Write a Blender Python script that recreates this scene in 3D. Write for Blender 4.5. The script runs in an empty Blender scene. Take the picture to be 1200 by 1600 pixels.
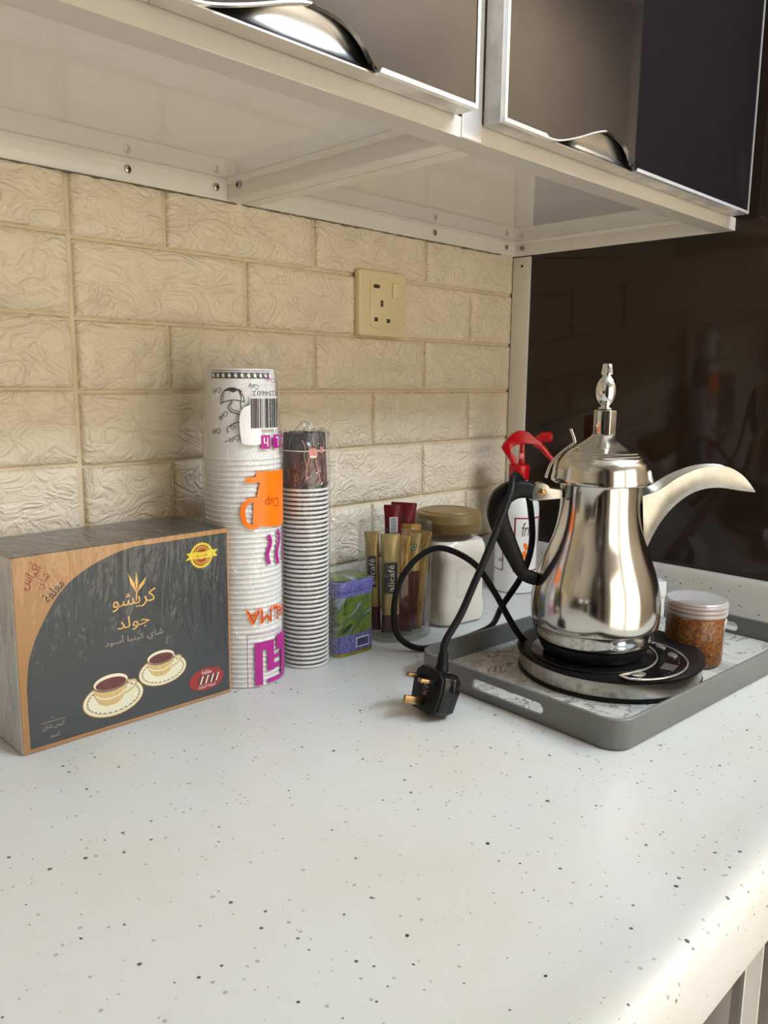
import bpy, bmesh, math, random
from mathutils import Vector, Matrix, noise
R = math.radians
sc = bpy.context.scene
COL = sc.collection
random.seed(7)

# ------------------------------------------------------------------ camera, world, lights, exposure
# the counter top is z = 0, the brick wall is y = 0, the dark side panel is x = 0
cam_d = bpy.data.cameras.new('camera'); cam = bpy.data.objects.new('camera', cam_d); COL.objects.link(cam)
cam_d.sensor_fit = 'VERTICAL'; cam_d.sensor_height = 24.0; cam_d.lens = 18.769; cam_d.clip_start = 0.01
_yaw, _pitch, _roll = R(44.939), R(9.384), R(0.651)
_f = Vector((math.sin(_yaw)*math.cos(_pitch), math.cos(_yaw)*math.cos(_pitch), -math.sin(_pitch)))
_r = Vector((math.cos(_yaw), -math.sin(_yaw), 0)); _u = _r.cross(_f)
_r, _u = math.cos(_roll)*_r + math.sin(_roll)*_u, -math.sin(_roll)*_r + math.cos(_roll)*_u
_m = Matrix((_r, _u, -_f)).transposed().to_4x4(); _m.translation = Vector((-1.1000, -0.8097, 0.327))
cam.matrix_world = _m
sc.camera = cam

world = bpy.data.worlds.new('world'); sc.world = world; world.use_nodes = True
wb = world.node_tree.nodes['Background']; wb.inputs[0].default_value = (0.80, 0.88, 1.0, 1); wb.inputs[1].default_value = 0.6

def area(name, loc, size, power, col, direction):
    l = bpy.data.lights.new(name, 'AREA'); l.shape = 'RECTANGLE'; l.size, l.size_y = size; l.energy = power; l.color = col
    o = bpy.data.objects.new(name, l); COL.objects.link(o); o.location = loc
    o.rotation_euler = Vector(direction).to_track_quat('-Z', 'Y').to_euler()
    return o
area('window_daylight_offscreen', (0.12, -1.78, 1.65), (1.28, 0.32), 50, (0.74, 0.86, 1.0), (0, 1, 0))
area('ceiling_lamp_light_offscreen', (1.25, -1.15, 1.82), (0.55, 0.55), 16, (1.0, 0.82, 0.58), (0, 0, -1))
for _x in (-0.885, -0.115):                      # added warm wall fill, one light per pane of the added door
    area('added_wall_fill_offscreen', (_x, -1.770, 0.02), (0.68, 1.56), 8.0, (1.0, 0.885, 0.725), (0, 1, 0))

vs = sc.view_settings
vs.view_transform = 'Standard'; vs.look = 'None'; vs.exposure = 0.18; vs.gamma = 1.0; vs.use_curve_mapping = False
sc.cycles.transparent_max_bounces = 24; sc.cycles.max_bounces = 12; sc.cycles.diffuse_bounces = 8
sc.cycles.caustics_reflective = False; sc.cycles.caustics_refractive = False

# ------------------------------------------------------------------ materials
M = {}
def srgb(r, g, b):
    f = lambda c: (c/255/12.92) if c/255 <= 0.04045 else ((c/255+0.055)/1.055)**2.4
    return (f(r), f(g), f(b))
def mat(name, col, rough=0.5, metal=0.0, var=0.06, vscale=25.0, bump=0.0, bscale=60.0, ior=1.5, coat=0.0, rvar=0.0, col2=None, emit=0.0):
    m = bpy.data.materials.new(name); m.use_nodes = True; nt = m.node_tree; N = nt.nodes; L = nt.links
    p = N['Principled BSDF']
    tc = N.new('ShaderNodeTexCoord'); no = N.new('ShaderNodeTexNoise'); no.inputs['Scale'].default_value = vscale; no.inputs['Detail'].default_value = 4
    L.new(tc.outputs['Object'], no.inputs['Vector'])
    cr = N.new('ShaderNodeValToRGB'); L.new(no.outputs['Fac'], cr.inputs[0])
    c2 = col2 or tuple(min(1, c*(1+var)) for c in col)
    c1 = col if col2 else tuple(c*(1-var) for c in col)
    cr.color_ramp.elements[0].position = 0.3; cr.color_ramp.elements[1].position = 0.7
    cr.color_ramp.elements[0].color = (*c1, 1); cr.color_ramp.elements[1].color = (*c2, 1)
    L.new(cr.outputs[0], p.inputs['Base Color'])
    p.inputs['Roughness'].default_value = rough; p.inputs['Metallic'].default_value = metal; p.inputs['IOR'].default_value = ior
    p.inputs['Coat Weight'].default_value = coat; p.inputs['Coat Roughness'].default_value = 0.05
    if rvar:
        mr = N.new('ShaderNodeMapRange'); mr.inputs[3].default_value = max(0.0, rough-rvar); mr.inputs[4].default_value = rough+rvar
        L.new(no.outputs['Fac'], mr.inputs[0]); L.new(mr.outputs[0], p.inputs['Roughness'])
    if bump:
        n2 = N.new('ShaderNodeTexNoise'); n2.inputs['Scale'].default_value = bscale; n2.inputs['Detail'].default_value = 5
        L.new(tc.outputs['Object'], n2.inputs['Vector'])
        b = N.new('ShaderNodeBump'); b.inputs['Strength'].default_value = bump; b.inputs['Distance'].default_value = 0.002
        L.new(n2.outputs['Fac'], b.inputs['Height']); L.new(b.outputs[0], p.inputs['Normal'])
    if emit:
        L.new(cr.outputs[0], p.inputs['Emission Color']); p.inputs['Emission Strength'].default_value = emit
    M[name] = m
    return m
def film(name, tint=(1, 1, 1), base=0.05, gain=0.7, rough=0.06, bump=0.4, bscale=(40, 40, 8), milk=0.0):
    """thin clear plastic or thin glass: see-through, with glossy reflections that rise at grazing angles"""
    m = bpy.data.materials.new(name); m.use_nodes = True; nt = m.node_tree; N = nt.nodes; L = nt.links
    N.remove(N['Principled BSDF']); out = N['Material Output']
    tr = N.new('ShaderNodeBsdfTransparent'); tr.inputs[0].default_value = (*tint, 1)
    gl = N.new('ShaderNodeBsdfGlossy'); gl.inputs['Roughness'].default_value = rough
    lw = N.new('ShaderNodeLayerWeight'); lw.inputs['Blend'].default_value = 0.5
    pw = N.new('ShaderNodeMath'); pw.operation = 'POWER'; pw.inputs[1].default_value = 4.0; L.new(lw.outputs['Facing'], pw.inputs[0])
    mr = N.new('ShaderNodeMapRange'); mr.inputs[3].default_value = base; mr.inputs[4].default_value = gain
    L.new(pw.outputs[0], mr.inputs[0])
    mx = N.new('ShaderNodeMixShader'); L.new(mr.outputs[0], mx.inputs[0]); L.new(tr.outputs[0], mx.inputs[1]); L.new(gl.outputs[0], mx.inputs[2])
    last = mx
    if milk:
        df = N.new('ShaderNodeBsdfDiffuse'); df.inputs[0].default_value = (0.8, 0.8, 0.8, 1)
        m2 = N.new('ShaderNodeMixShader'); m2.inputs[0].default_value = milk
        L.new(mx.outputs[0], m2.inputs[1]); L.new(df.outputs[0], m2.inputs[2]); last = m2
    if bump:
        tc = N.new('ShaderNodeTexCoord'); mp = N.new('ShaderNodeMapping'); mp.inputs['Scale'].default_value = bscale
        no = N.new('ShaderNodeTexNoise'); no.inputs['Scale'].default_value = 1.0; no.inputs['Detail'].default_value = 3; no.inputs['Distortion'].default_value = 1.2
        b = N.new('ShaderNodeBump'); b.inputs['Strength'].default_value = bump; b.inputs['Distance'].default_value = 0.01
        L.new(tc.outputs['Object'], mp.inputs[0]); L.new(mp.outputs[0], no.inputs['Vector']); L.new(no.outputs['Fac'], b.inputs['Height'])
        L.new(b.outputs[0], gl.inputs['Normal'])
    L.new(last.outputs[0], out.inputs[0])
    M[name] = m
    return m

# counter: white resin with scattered grey specks and faint yellow staining
def counter_mat(name, base, stain, spec_mul=1.0):
    m = mat(name, base, 0.34, 0, var=0.02, vscale=6, ior=1.5)
    nt = m.node_tree; N = nt.nodes; L = nt.links; p = N['Principled BSDF']; tc = [n for n in N if n.type == 'TEX_COORD'][0]
    st = N.new('ShaderNodeTexNoise'); st.inputs['Scale'].default_value = 7; st.inputs['Detail'].default_value = 6; st.inputs['Roughness'].default_value = 0.65
    L.new(tc.outputs['Object'], st.inputs['Vector'])
    r = N.new('ShaderNodeValToRGB'); r.color_ramp.elements[0].position = 0.42; r.color_ramp.elements[1].position = 0.74
    r.color_ramp.elements[0].color = (*base, 1); r.color_ramp.elements[1].color = (*stain, 1); L.new(st.outputs['Fac'], r.inputs[0])
    last = r.outputs[0]
    for k, (scale, rad, keep, dark, strength) in enumerate(((88, 0.100, 0.25, (0.06, 0.06, 0.06), 0.95), (150, 0.15, 0.40, (0.20, 0.19, 0.17), 0.6), (64, 0.080, 0.35, (0.03, 0.03, 0.035), 1.0))):
        wn = N.new('ShaderNodeTexNoise'); wn.inputs['Scale'].default_value = 320; L.new(tc.outputs['Object'], wn.inputs['Vector'])
        ad = N.new('ShaderNodeMixRGB'); ad.blend_type = 'ADD'; ad.inputs[0].default_value = 0.0016; L.new(tc.outputs['Object'], ad.inputs[1]); L.new(wn.outputs['Color'], ad.inputs[2])
        v = N.new('ShaderNodeTexVoronoi'); v.inputs['Scale'].default_value = scale; L.new(ad.outputs[0], v.inputs['Vector'])
        sep = N.new('ShaderNodeSeparateColor'); L.new(v.outputs['Color'], sep.inputs[0])
        # speck radius varies from cell to cell, many cells carry none
        mr = N.new('ShaderNodeMapRange'); mr.inputs[1].default_value = keep; mr.inputs[2].default_value = 1.0; mr.inputs[3].default_value = 0.0; mr.inputs[4].default_value = rad*1.5
        L.new(sep.outputs[0], mr.inputs[0])
        lt = N.new('ShaderNodeMath'); lt.operation = 'SUBTRACT'; L.new(mr.outputs[0], lt.inputs[0]); L.new(v.outputs['Distance'], lt.inputs[1])
        sm = N.new('ShaderNodeMapRange'); sm.inputs[1].default_value = 0.0; sm.inputs[2].default_value = 0.025; sm.inputs[3].default_value = 0; sm.inputs[4].default_value = strength*spec_mul
        L.new(lt.outputs[0], sm.inputs[0])
        mx = N.new('ShaderNodeMixRGB'); mx.inputs[2].default_value = (*dark, 1); L.new(sm.outputs[0], mx.inputs[0]); L.new(last, mx.inputs[1]); last = mx.outputs[0]
    L.new(last, p.inputs['Base Color'])
    return m
counter_mat('counter', (0.62, 0.627, 0.615), (0.59, 0.585, 0.52))

# foam brick: cream, hammered relief
def brick_mat(name='brick', base=(0.76, 0.66, 0.505)):
    m = mat(name, base, 0.42, 0, var=0.05, vscale=9)
    nt = m.node_tree; N = nt.nodes; L = nt.links; p = N['Principled BSDF']
    ge = N.new('ShaderNodeNewGeometry')
    mp = N.new('ShaderNodeMapping'); mp.inputs['Scale'].default_value = (1.0, 1.0, 1.5); L.new(ge.outputs['Position'], mp.inputs[0])
    a = N.new('ShaderNodeTexNoise'); a.inputs['Scale'].default_value = 24; a.inputs['Detail'].default_value = 3; a.inputs['Distortion'].default_value = 1.5
    L.new(mp.outputs[0], a.inputs['Vector'])
    w = N.new('ShaderNodeMath'); w.operation = 'PINGPONG'; w.inputs[1].default_value = 0.12; L.new(a.outputs['Fac'], w.inputs[0])
    b = N.new('ShaderNodeBump'); b.inputs['Strength'].default_value = 0.6; b.inputs['Distance'].default_value = 0.020; L.new(w.outputs[0], b.inputs['Height'])
    c = N.new('ShaderNodeTexNoise'); c.inputs['Scale'].default_value = 130; c.inputs['Detail'].default_value = 4; L.new(ge.outputs['Position'], c.inputs['Vector'])
    b2 = N.new('ShaderNodeBump'); b2.inputs['Strength'].default_value = 0.15; b2.inputs['Distance'].default_value = 0.002
    L.new(c.outputs['Fac'], b2.inputs['Height']); L.new(b.outputs[0], b2.inputs['Normal']); L.new(b2.outputs[0], p.inputs['Normal'])
brick_mat()
mat('grime', (0.16, 0.13, 0.09), 0.8, var=0.3, vscale=90)
mat('mortar', (0.66, 0.56, 0.40), 0.6, var=0.10, vscale=30)
mat('plaster', (0.74, 0.66, 0.55), 0.8, bump=0.1)
mat('tile_wall', (0.66, 0.60, 0.53), 0.35, var=0.10, vscale=3)
mat('ceiling_white', (0.85, 0.84, 0.81), 0.85)
mat('floor_tile', (0.62, 0.57, 0.50), 0.25, var=0.12, vscale=5)
mat('white_alu', (0.74, 0.715, 0.64), 0.32, 0.0, var=0.04, vscale=12, coat=0.2)
mat('grey_alu', (0.20, 0.18, 0.15), 0.36, 0.25, var=0.08, vscale=20)
mat('front_alu', (0.60, 0.565, 0.50), 0.50, 0.0, var=0.03, vscale=10)
mat('bright_alu', (0.88, 0.88, 0.88), 0.18, 0.55, var=0.03)
mat('dirty_alu', (0.62, 0.60, 0.56), 0.38, 0.3, var=0.35, vscale=28)
mat('laminate', (0.71, 0.71, 0.665), 0.05, 0, var=0.03, vscale=6, ior=1.6)
mat('dark_door', srgb(30, 27, 29), 0.03, 0, var=0.04, vscale=4, ior=2.05)
mat('dark_panel', srgb(43, 34, 28), 0.06, 0, var=0.05, vscale=4, ior=1.42)
mat('chrome_dull', (0.74, 0.73, 0.71), 0.22, 1.0, var=0.10, vscale=40)
mat('chrome', (0.80, 0.80, 0.80), 0.07, 1.0, var=0.03)
mat('silver', (0.62, 0.595, 0.55), 0.14, 1.0, var=0.05, vscale=14, rvar=0.05, bump=0.02, bscale=30)
mat('silver_dull', (0.48, 0.465, 0.42), 0.32, 1.0, var=0.22, vscale=45, rvar=0.10)
mat('black_plastic', (0.007, 0.007, 0.008), 0.42, var=0.2, ior=1.27)
mat('black_gloss', (0.006, 0.006, 0.007), 0.14, var=0.2, ior=1.42)
mat('rubber', (0.008, 0.008, 0.009), 0.45, var=0.2, vscale=60, ior=1.28)
mat('brass', (0.42, 0.27, 0.12), 0.28, 1.0, var=0.15, vscale=60)
mat('steel_band', (0.50, 0.48, 0.44), 0.24, 0.9, var=0.25, vscale=35, rvar=0.1)
mat('tray_grey', srgb(106, 107, 105), 0.42, var=0.06, vscale=20, bump=0.05, bscale=200)
mat('cream_plastic', srgb(222, 204, 163), 0.3, var=0.02)
mat('hole_dark', (0.05, 0.035, 0.02), 0.7)
mat('cup_white', (0.76, 0.75, 0.72), 0.42, var=0.02, vscale=30)
mat('cup_dark', (0.022, 0.012, 0.012), 0.30, var=0.3, vscale=20)
mat('cup_brown', srgb(78, 42, 36), 0.28, var=0.25, vscale=25)
mat('print_black', (0.025, 0.022, 0.025), 0.4)
mat('print_white', (0.82, 0.80, 0.78), 0.4)
mat('print_cream', srgb(236, 222, 196), 0.4)
mat('print_grey', srgb(158, 142, 128), 0.4)
mat('print_orange', srgb(250, 120, 10), 0.35)
mat('print_orange_dark', srgb(190, 70, 10), 0.35)
mat('print_magenta', srgb(170, 30, 130), 0.35)
mat('print_red', srgb(150, 30, 32), 0.4)
mat('print_gold', srgb(224, 176, 92), 0.35, 0.2)
mat('print_yellow', srgb(222, 196, 40), 0.35)
mat('print_pink', srgb(205, 120, 105), 0.4)
mat('carton_dark', srgb(52, 56, 58), 0.35, var=0.05)
mat('carton_tan', srgb(170, 124, 74), 0.40, var=0.05, vscale=12)
mat('cup_gold', srgb(206, 178, 116), 0.35, 0.1, var=0.12, vscale=300)
mat('tea', srgb(96, 42, 36), 0.25)
mat('saucer', srgb(226, 220, 190), 0.4)
mat('leaf_green', srgb(60, 110, 70), 0.4)
film('film_wrap', base=0.040, gain=0.75, rough=0.10, bump=0.6, bscale=(70, 30, 14))
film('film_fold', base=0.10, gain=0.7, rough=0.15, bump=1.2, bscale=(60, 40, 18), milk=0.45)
film('film_sleeve', base=0.07, gain=0.65, rough=0.09, bump=1.2, bscale=(55, 55, 30), milk=0.035)
film('film_crumple', base=0.10, gain=0.8, rough=0.10, bump=2.5, bscale=(190, 190, 120), milk=0.04)
film('thin_glass', tint=(0.955, 0.968, 0.965), base=0.03, gain=0.95, rough=0.02, bump=0)
film('clear_plastic', tint=(0.97, 0.965, 0.95), base=0.035, gain=0.6, rough=0.08, bump=0.15, bscale=(30, 30, 30))
film('frosted_lid', tint=(0.90, 0.89, 0.87), base=0.08, gain=0.5, rough=0.25, bump=0.1, bscale=(60, 60, 60), milk=0.30)
film('window_glass', tint=(0.97, 0.98, 1.0), base=0.03, gain=0.9, rough=0.0, bump=0)
mat('powder', (0.78, 0.71, 0.60), 0.85, var=0.04, vscale=50, bump=0.25, bscale=120)
mat('lid_olive', srgb(122, 98, 58), 0.35, var=0.10, vscale=20)
mat('red_plastic', srgb(180, 8, 20), 0.22, var=0.05)
mat('bottle_white', (0.80, 0.81, 0.82), 0.3, var=0.02)
mat('label_red', srgb(130, 20, 50), 0.4)
mat('gold_foil', srgb(172, 132, 66), 0.28, 0.6, var=0.22, vscale=40, bump=0.35, bscale=90)
mat('gold_foil_pale', srgb(186, 156, 100), 0.32, 0.5, var=0.18, vscale=50, bump=0.3, bscale=90)
mat('red_foil', srgb(98, 12, 20), 0.28, 0.2, var=0.25, vscale=40, bump=0.3, bscale=80)
mat('brown_foil', srgb(84, 40, 36), 0.32, 0.1, var=0.3, vscale=40, bump=0.3, bscale=80)
mat('spice', srgb(160, 100, 42), 0.9, col2=srgb(84, 46, 16), vscale=260, bump=1.0, bscale=320)
mat('spice_dark', srgb(120, 84, 70), 0.6, var=0.1)
mat('tin_gold', srgb(150, 140, 60), 0.3, 0.6, var=0.15, vscale=60)
mat('tin_blue', srgb(58, 57, 118), 0.32, 0.0, col2=srgb(116, 116, 168), vscale=420)
mat('display', srgb(92, 84, 84), 0.2)
mat('button_silver', (0.62, 0.60, 0.58), 0.25, 0.8)
mat('white_paint', (0.80, 0.80, 0.79), 0.4)
mat('wood_orange', srgb(200, 130, 70), 0.4, var=0.15, vscale=8)
mat('curtain', (0.85, 0.74, 0.56), 0.9, var=0.08, vscale=6)
mat('lamp_glow', (1.0, 0.86, 0.66), 0.5, emit=5.0, var=0.01)
# printed paper lining of the tray: pale marble veins
def lining_mat():
    m = mat('tray_lining', (0.52, 0.51, 0.47), 0.4)
    nt = m.node_tree; N = nt.nodes; L = nt.links; tc = [n for n in N if n.type == 'TEX_COORD'][0]
    a = N.new('ShaderNodeTexNoise'); a.inputs['Scale'].default_value = 16; a.inputs['Detail'].default_value = 7; a.inputs['Distortion'].default_value = 2.2; L.new(tc.outputs['Object'], a.inputs['Vector'])
    r = N.new('ShaderNodeValToRGB'); L.new(a.outputs['Fac'], r.inputs[0]); e = r.color_ramp.elements
    e[0].position = 0.30; e[0].color = (0.30, 0.30, 0.28, 1); e[1].position = 0.62; e[1].color = (0.60, 0.585, 0.54, 1)
    x = r.color_ramp.elements.new(0.47); x.color = (0.55, 0.54, 0.50, 1); x = r.color_ramp.elements.new(0.505); x.color = (0.16, 0.15, 0.12, 1); x = r.color_ramp.elements.new(0.53); x.color = (0.58, 0.56, 0.50, 1)
    L.new(r.outputs[0], N['Principled BSDF'].inputs['Base Color'])
lining_mat()
# printed hills on the tea tin
def hills_mat(name, axis_z=True):
    m = mat(name, (0.3, 0.4, 0.15), 0.3)
    nt = m.node_tree; N = nt.nodes; L = nt.links; tc = [n for n in N if n.type == 'TEX_COORD'][0]
    mq = N.new('ShaderNodeMapping'); mq.inputs['Rotation'].default_value = (0, R(36), 0); L.new(tc.outputs['Object'], mq.inputs[0])
    mp = N.new('ShaderNodeMapping'); mp.inputs['Scale'].default_value = (22, 22, 75); L.new(mq.outputs[0], mp.inputs[0])
    a = N.new('ShaderNodeTexNoise'); a.inputs['Scale'].default_value = 1.0; a.inputs['Detail'].default_value = 5; a.inputs['Distortion'].default_value = 0.8; L.new(mp.outputs[0], a.inputs['Vector'])
    r = N.new('ShaderNodeValToRGB'); L.new(a.outputs['Fac'], r.inputs[0]); e = r.color_ramp.elements
    e[0].position = 0.28; e[0].color = (*srgb(26, 46, 24), 1); e[1].position = 0.72; e[1].color = (*srgb(130, 138, 168), 1)
    for pos, c in ((0.38, (24, 40, 22)), (0.43, (80, 100, 40)), (0.50, (98, 112, 50)), (0.54, (50, 72, 36)), (0.60, (104, 118, 106))):
        x = r.color_ramp.elements.new(pos); x.color = (*srgb(*c), 1)
    L.new(r.outputs[0], N['Principled BSDF'].inputs['Base Color'])
hills_mat('tin_hills')

# ------------------------------------------------------------------ geometry helpers
def link(o, parent=None):
    COL.objects.link(o)
    if parent: o.parent = parent
    return o
def tag(o, label=None, cat=None, group=None, kind=None):
    if label: o['label'] = label
    if cat: o['category'] = cat
    if group: o['group'] = group
    if kind: o['kind'] = kind
    return o
def thing(name, label, cat, loc=(0, 0, 0), rz=0.0, group=None, kind=None):
    o = bpy.data.objects.new(name, None); o.empty_display_size = 0.02; COL.objects.link(o)
    o.location = loc; o.rotation_euler = (0, 0, rz)
    return tag(o, label, cat, group, kind)
class G:
    def __init__(s): s.v = []; s.f = []; s.mi = []
    def add(s, vs_, fs_, mi=0):
        o = len(s.v); s.v += [tuple(v) for v in vs_]; s.f += [tuple(i+o for i in f) for f in fs_]; s.mi += [mi]*len(fs_); return s
    def box(s, x0, x1, y0, y1, z0, z1, mi=0):
        return s.add([(x0, y0, z0), (x1, y0, z0), (x1, y1, z0), (x0, y1, z0), (x0, y0, z1), (x1, y0, z1), (x1, y1, z1), (x0, y1, z1)],
                     [(0, 3, 2, 1), (4, 5, 6, 7), (0, 1, 5, 4), (1, 2, 6, 5), (2, 3, 7, 6), (3, 0, 4, 7)], mi)
    def lathe(s, prof, seg=40, c=(0, 0), cap0=False, cap1=False, mi=0, a0=0.0):
        n = len(prof); vs_ = []
        for r_, z in prof:
            for k in range(seg):
                a = a0+2*math.pi*k/seg; vs_.append((c[0]+r_*math.cos(a), c[1]+r_*math.sin(a), z))
        fs_ = [(i*seg+k, i*seg+(k+1) % seg, (i+1)*seg+(k+1) % seg, (i+1)*seg+k) for i in range(n-1) for k in range(seg)]
        if cap0: fs_.append(tuple(range(seg-1, -1, -1)))
        if cap1: fs_.append(tuple((n-1)*seg+k for k in range(seg)))
        return s.add(vs_, fs_, mi)
    def prism(s, poly, fn, a, b, mi=0):
        """poly: 2-D outline; fn(u, v, w) -> xyz; extruded from w=a to w=b"""
        n = len(poly)
        vs_ = [fn(u, v, a) for u, v in poly] + [fn(u, v, b) for u, v in poly]
        fs_ = [tuple(range(n-1, -1, -1)), tuple(range(n, 2*n))] + [(i, (i+1) % n, n+(i+1) % n, n+i) for i in range(n)]
        return s.add(vs_, fs_, mi)
    def tube(s, pts, rad, seg=10, mi=0, caps=True, flat=None):
        """sweep a circle (or a rounded-flat section flat=(half width, half height, up vector)) along pts"""
        pts = [Vector(p) for p in pts]; n = len(pts); vs_ = []; prev = None
        for i, p in enumerate(pts):
            t = (pts[min(i+1, n-1)]-pts[max(i-1, 0)]).normalized()
            if flat:
                up = Vector(flat[2]); a = t.cross(up).normalized(); b = up.normalized()
            else:
                if prev is None:
                    a = t.cross(Vector((0, 0, 1)))
                    if a.length < 1e-4: a = t.cross(Vector((1, 0, 0)))
                else: a = prev - t*prev.dot(t)
                a.normalize(); b = t.cross(a); prev = a
            rr = rad[i] if isinstance(rad, (list, tuple)) else rad
            for k in range(seg):
                an = 2*math.pi*k/seg
                if flat:
                    ca, sa = math.cos(an), math.sin(an)
                    ex = lambda q: math.copysign(abs(q)**0.5, q)
                    vs_.append(p + a*(flat[0]*ex(ca)*rr) + b*(flat[1]*ex(sa)*rr))
                else: vs_.append(p + a*(rr*math.cos(an)) + b*(rr*math.sin(an)))
        fs_ = [(i*seg+k, i*seg+(k+1) % seg, (i+1)*seg+(k+1) % seg, (i+1)*seg+k) for i in range(n-1) for k in range(seg)]
        if caps: fs_ += [tuple(range(seg-1, -1, -1)), tuple((n-1)*seg+k for k in range(seg))]
        return s.add(vs_, fs_, mi)
    def mesh(s, mats, smooth=35.0, bevel=0.0, bseg=2, recalc=True, name='mesh'):
        me = bpy.data.meshes.new(name); me.from_pydata(s.v, [], s.f)
        for i, p in enumerate(me.polygons): p.material_index = s.mi[i]
        bm = bmesh.new(); bm.from_mesh(me)
        if recalc: bmesh.ops.recalc_face_normals(bm, faces=bm.faces)
        if bevel:
            es = [e for e in bm.edges if len(e.link_faces) == 2 and e.calc_face_angle(0) > R(30)]
            bmesh.ops.bevel(bm, geom=es, offset=bevel, segments=bseg, affect='EDGES', profile=0.5, clamp_overlap=True)
        bm.to_mesh(me); bm.free()
        for m_ in (mats if isinstance(mats, (list, tuple)) else [mats]): me.materials.append(M[m_])
        if smooth:
            for p in me.polygons: p.use_smooth = True
            me.set_sharp_from_angle(angle=R(smooth))
        return me
    def build(s, name, mats, parent=None, loc=None, rot=None, **kw):
        o = bpy.data.objects.new(name, s.mesh(mats, name=name, **kw)); link(o, parent)
        if loc: o.location = loc
        if rot: o.rotation_euler = rot
        return o
def smooth_path(pts, n=8, closed=False):
    P_ = [Vector(p) for p in pts]; out = []
    for i in range(len(P_)-1):
        p0 = P_[max(i-1, 0)]; p1 = P_[i]; p2 = P_[i+1]; p3 = P_[min(i+2, len(P_)-1)]
        for k in range(n):
            t = k/n
            out.append(0.5*((2*p1)+(p2-p0)*t+(2*p0-5*p1+4*p2-p3)*t*t+(3*p1-p0-3*p2+p3)*t**3))
    out.append(P_[-1]); return out
def rrect(x0, x1, y0, y1, r, seg=6):
    out = []
    for cx, cy, a in ((x1-r, y1-r, 0), (x0+r, y1-r, 90), (x0+r, y0+r, 180), (x1-r, y0+r, 270)):
        for k in range(seg+1):
            an = R(a+90*k/seg); out.append((cx+r*math.cos(an), cy+r*math.sin(an)))
    return out
def ellipse(cx, cy, rx, ry, n=28, tilt=0.0, a0=0, a1=360):
    out = []; full = abs(a1-a0) >= 360
    for k in range(n if full else n+1):
        a = R(a0+(a1-a0)*k/n); x, y = rx*math.cos(a), ry*math.sin(a)
        out.append((cx+x*math.cos(tilt)-y*math.sin(tilt), cy+x*math.sin(tilt)+y*math.cos(tilt)))
    return out
def offset_poly(poly, d):
    """inward offset of a counter-clockwise outline"""
    n = len(poly); out = []
    for i in range(n):
        a, b, c = Vector(poly[i-1]), Vector(poly[i]), Vector(poly[(i+1) % n])
        t1 = (b-a).normalized(); t2 = (c-b).normalized(); n1 = Vector((-t1.y, t1.x)); n2 = Vector((-t2.y, t2.x))
        m_ = (n1+n2); m_.normalize(); k = d/max(0.35, m_.dot(n1)); out.append(tuple(b+m_*k))
    return out
# --- flat prints: 2-D shapes laid on a surface by fn(x, y) -> xyz
def decal(name, polys, fn, m_, parent, div=0.0):
    bm = bmesh.new()
    for vs2, fs2 in polys:
        vv = [bm.verts.new((x, y, 0)) for x, y in vs2]
        for f in fs2:
            try: bm.faces.new([vv[i] for i in f])
            except ValueError: pass
    bmesh.ops.triangulate(bm, faces=bm.faces)
    if div:
        for _ in range(5):
            es = [e for e in bm.edges if e.calc_length() > div]
            if not es: break
            bmesh.ops.subdivide_edges(bm, edges=es, cuts=1); bmesh.ops.triangulate(bm, faces=[f for f in bm.faces if len(f.verts) > 3])
    for v in bm.verts: v.co = Vector(fn(v.co.x, v.co.y))
    me = bpy.data.meshes.new(name); bm.to_mesh(me); bm.free(); me.materials.append(M[m_])
    return link(bpy.data.objects.new(name, me), parent)
def poly(pts): return (list(pts), [tuple(range(len(pts)))])
def stroke(pts, w, closed=False):
    """ribbon of width w (number or list) along a polyline"""
    pts = [Vector(p) for p in pts]; n = len(pts); vs2 = []
    for i, p in enumerate(pts):
        a = pts[(i-1) % n] if closed else pts[max(i-1, 0)]; b = pts[(i+1) % n] if closed else pts[min(i+1, n-1)]
        t = (b-a).normalized(); nn = Vector((-t.y, t.x)); ww = (w[i] if isinstance(w, (list, tuple)) else w)/2
        vs2 += [tuple(p+nn*ww), tuple(p-nn*ww)]
    fs2 = [(2*i, 2*i+1, 2*i+3, 2*i+2) for i in range(n-1)]
    if closed: fs2.append((2*n-2, 2*n-1, 1, 0))
    return (vs2, fs2)
def smooth2(pts, n=6): return [(v.x, v.y) for v in smooth_path([(x, y, 0) for x, y in pts], n)]
def text2d(s, height, cx=0.0, cy=0.0, rot=0.0, width=None, res=3, shear=0.0):
    """glyph faces of s, centred on (cx, cy), cap height about `height` (or squeezed to `width`)"""
    cu = bpy.data.curves.new('t', 'FONT'); cu.body = s; cu.size = 1.0; cu.resolution_u = res; cu.shear = shear
    o = bpy.data.objects.new('t', cu); COL.objects.link(o)
    dg = bpy.context.evaluated_depsgraph_get(); me = bpy.data.meshes.new_from_object(o.evaluated_get(dg))
    vs2 = [(v.co.x, v.co.y) for v in me.vertices]; fs2 = [tuple(p.vertices) for p in me.polygons]
    bpy.data.objects.remove(o); bpy.data.curves.remove(cu); bpy.data.meshes.remove(me)
    x0 = min(v[0] for v in vs2); x1 = max(v[0] for v in vs2); y0 = min(v[1] for v in vs2); y1 = max(v[1] for v in vs2)
    ky = height/(y1-y0); kx = (width/(x1-x0)) if width else ky; c_, s_ = math.cos(rot), math.sin(rot); out = []
    for x, y in vs2:
        a = (x-(x0+x1)/2)*kx; b = (y-(y0+y1)/2)*ky; out.append((cx+a*c_-b*s_, cy+a*s_+b*c_))
    return (out, fs2)
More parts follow.
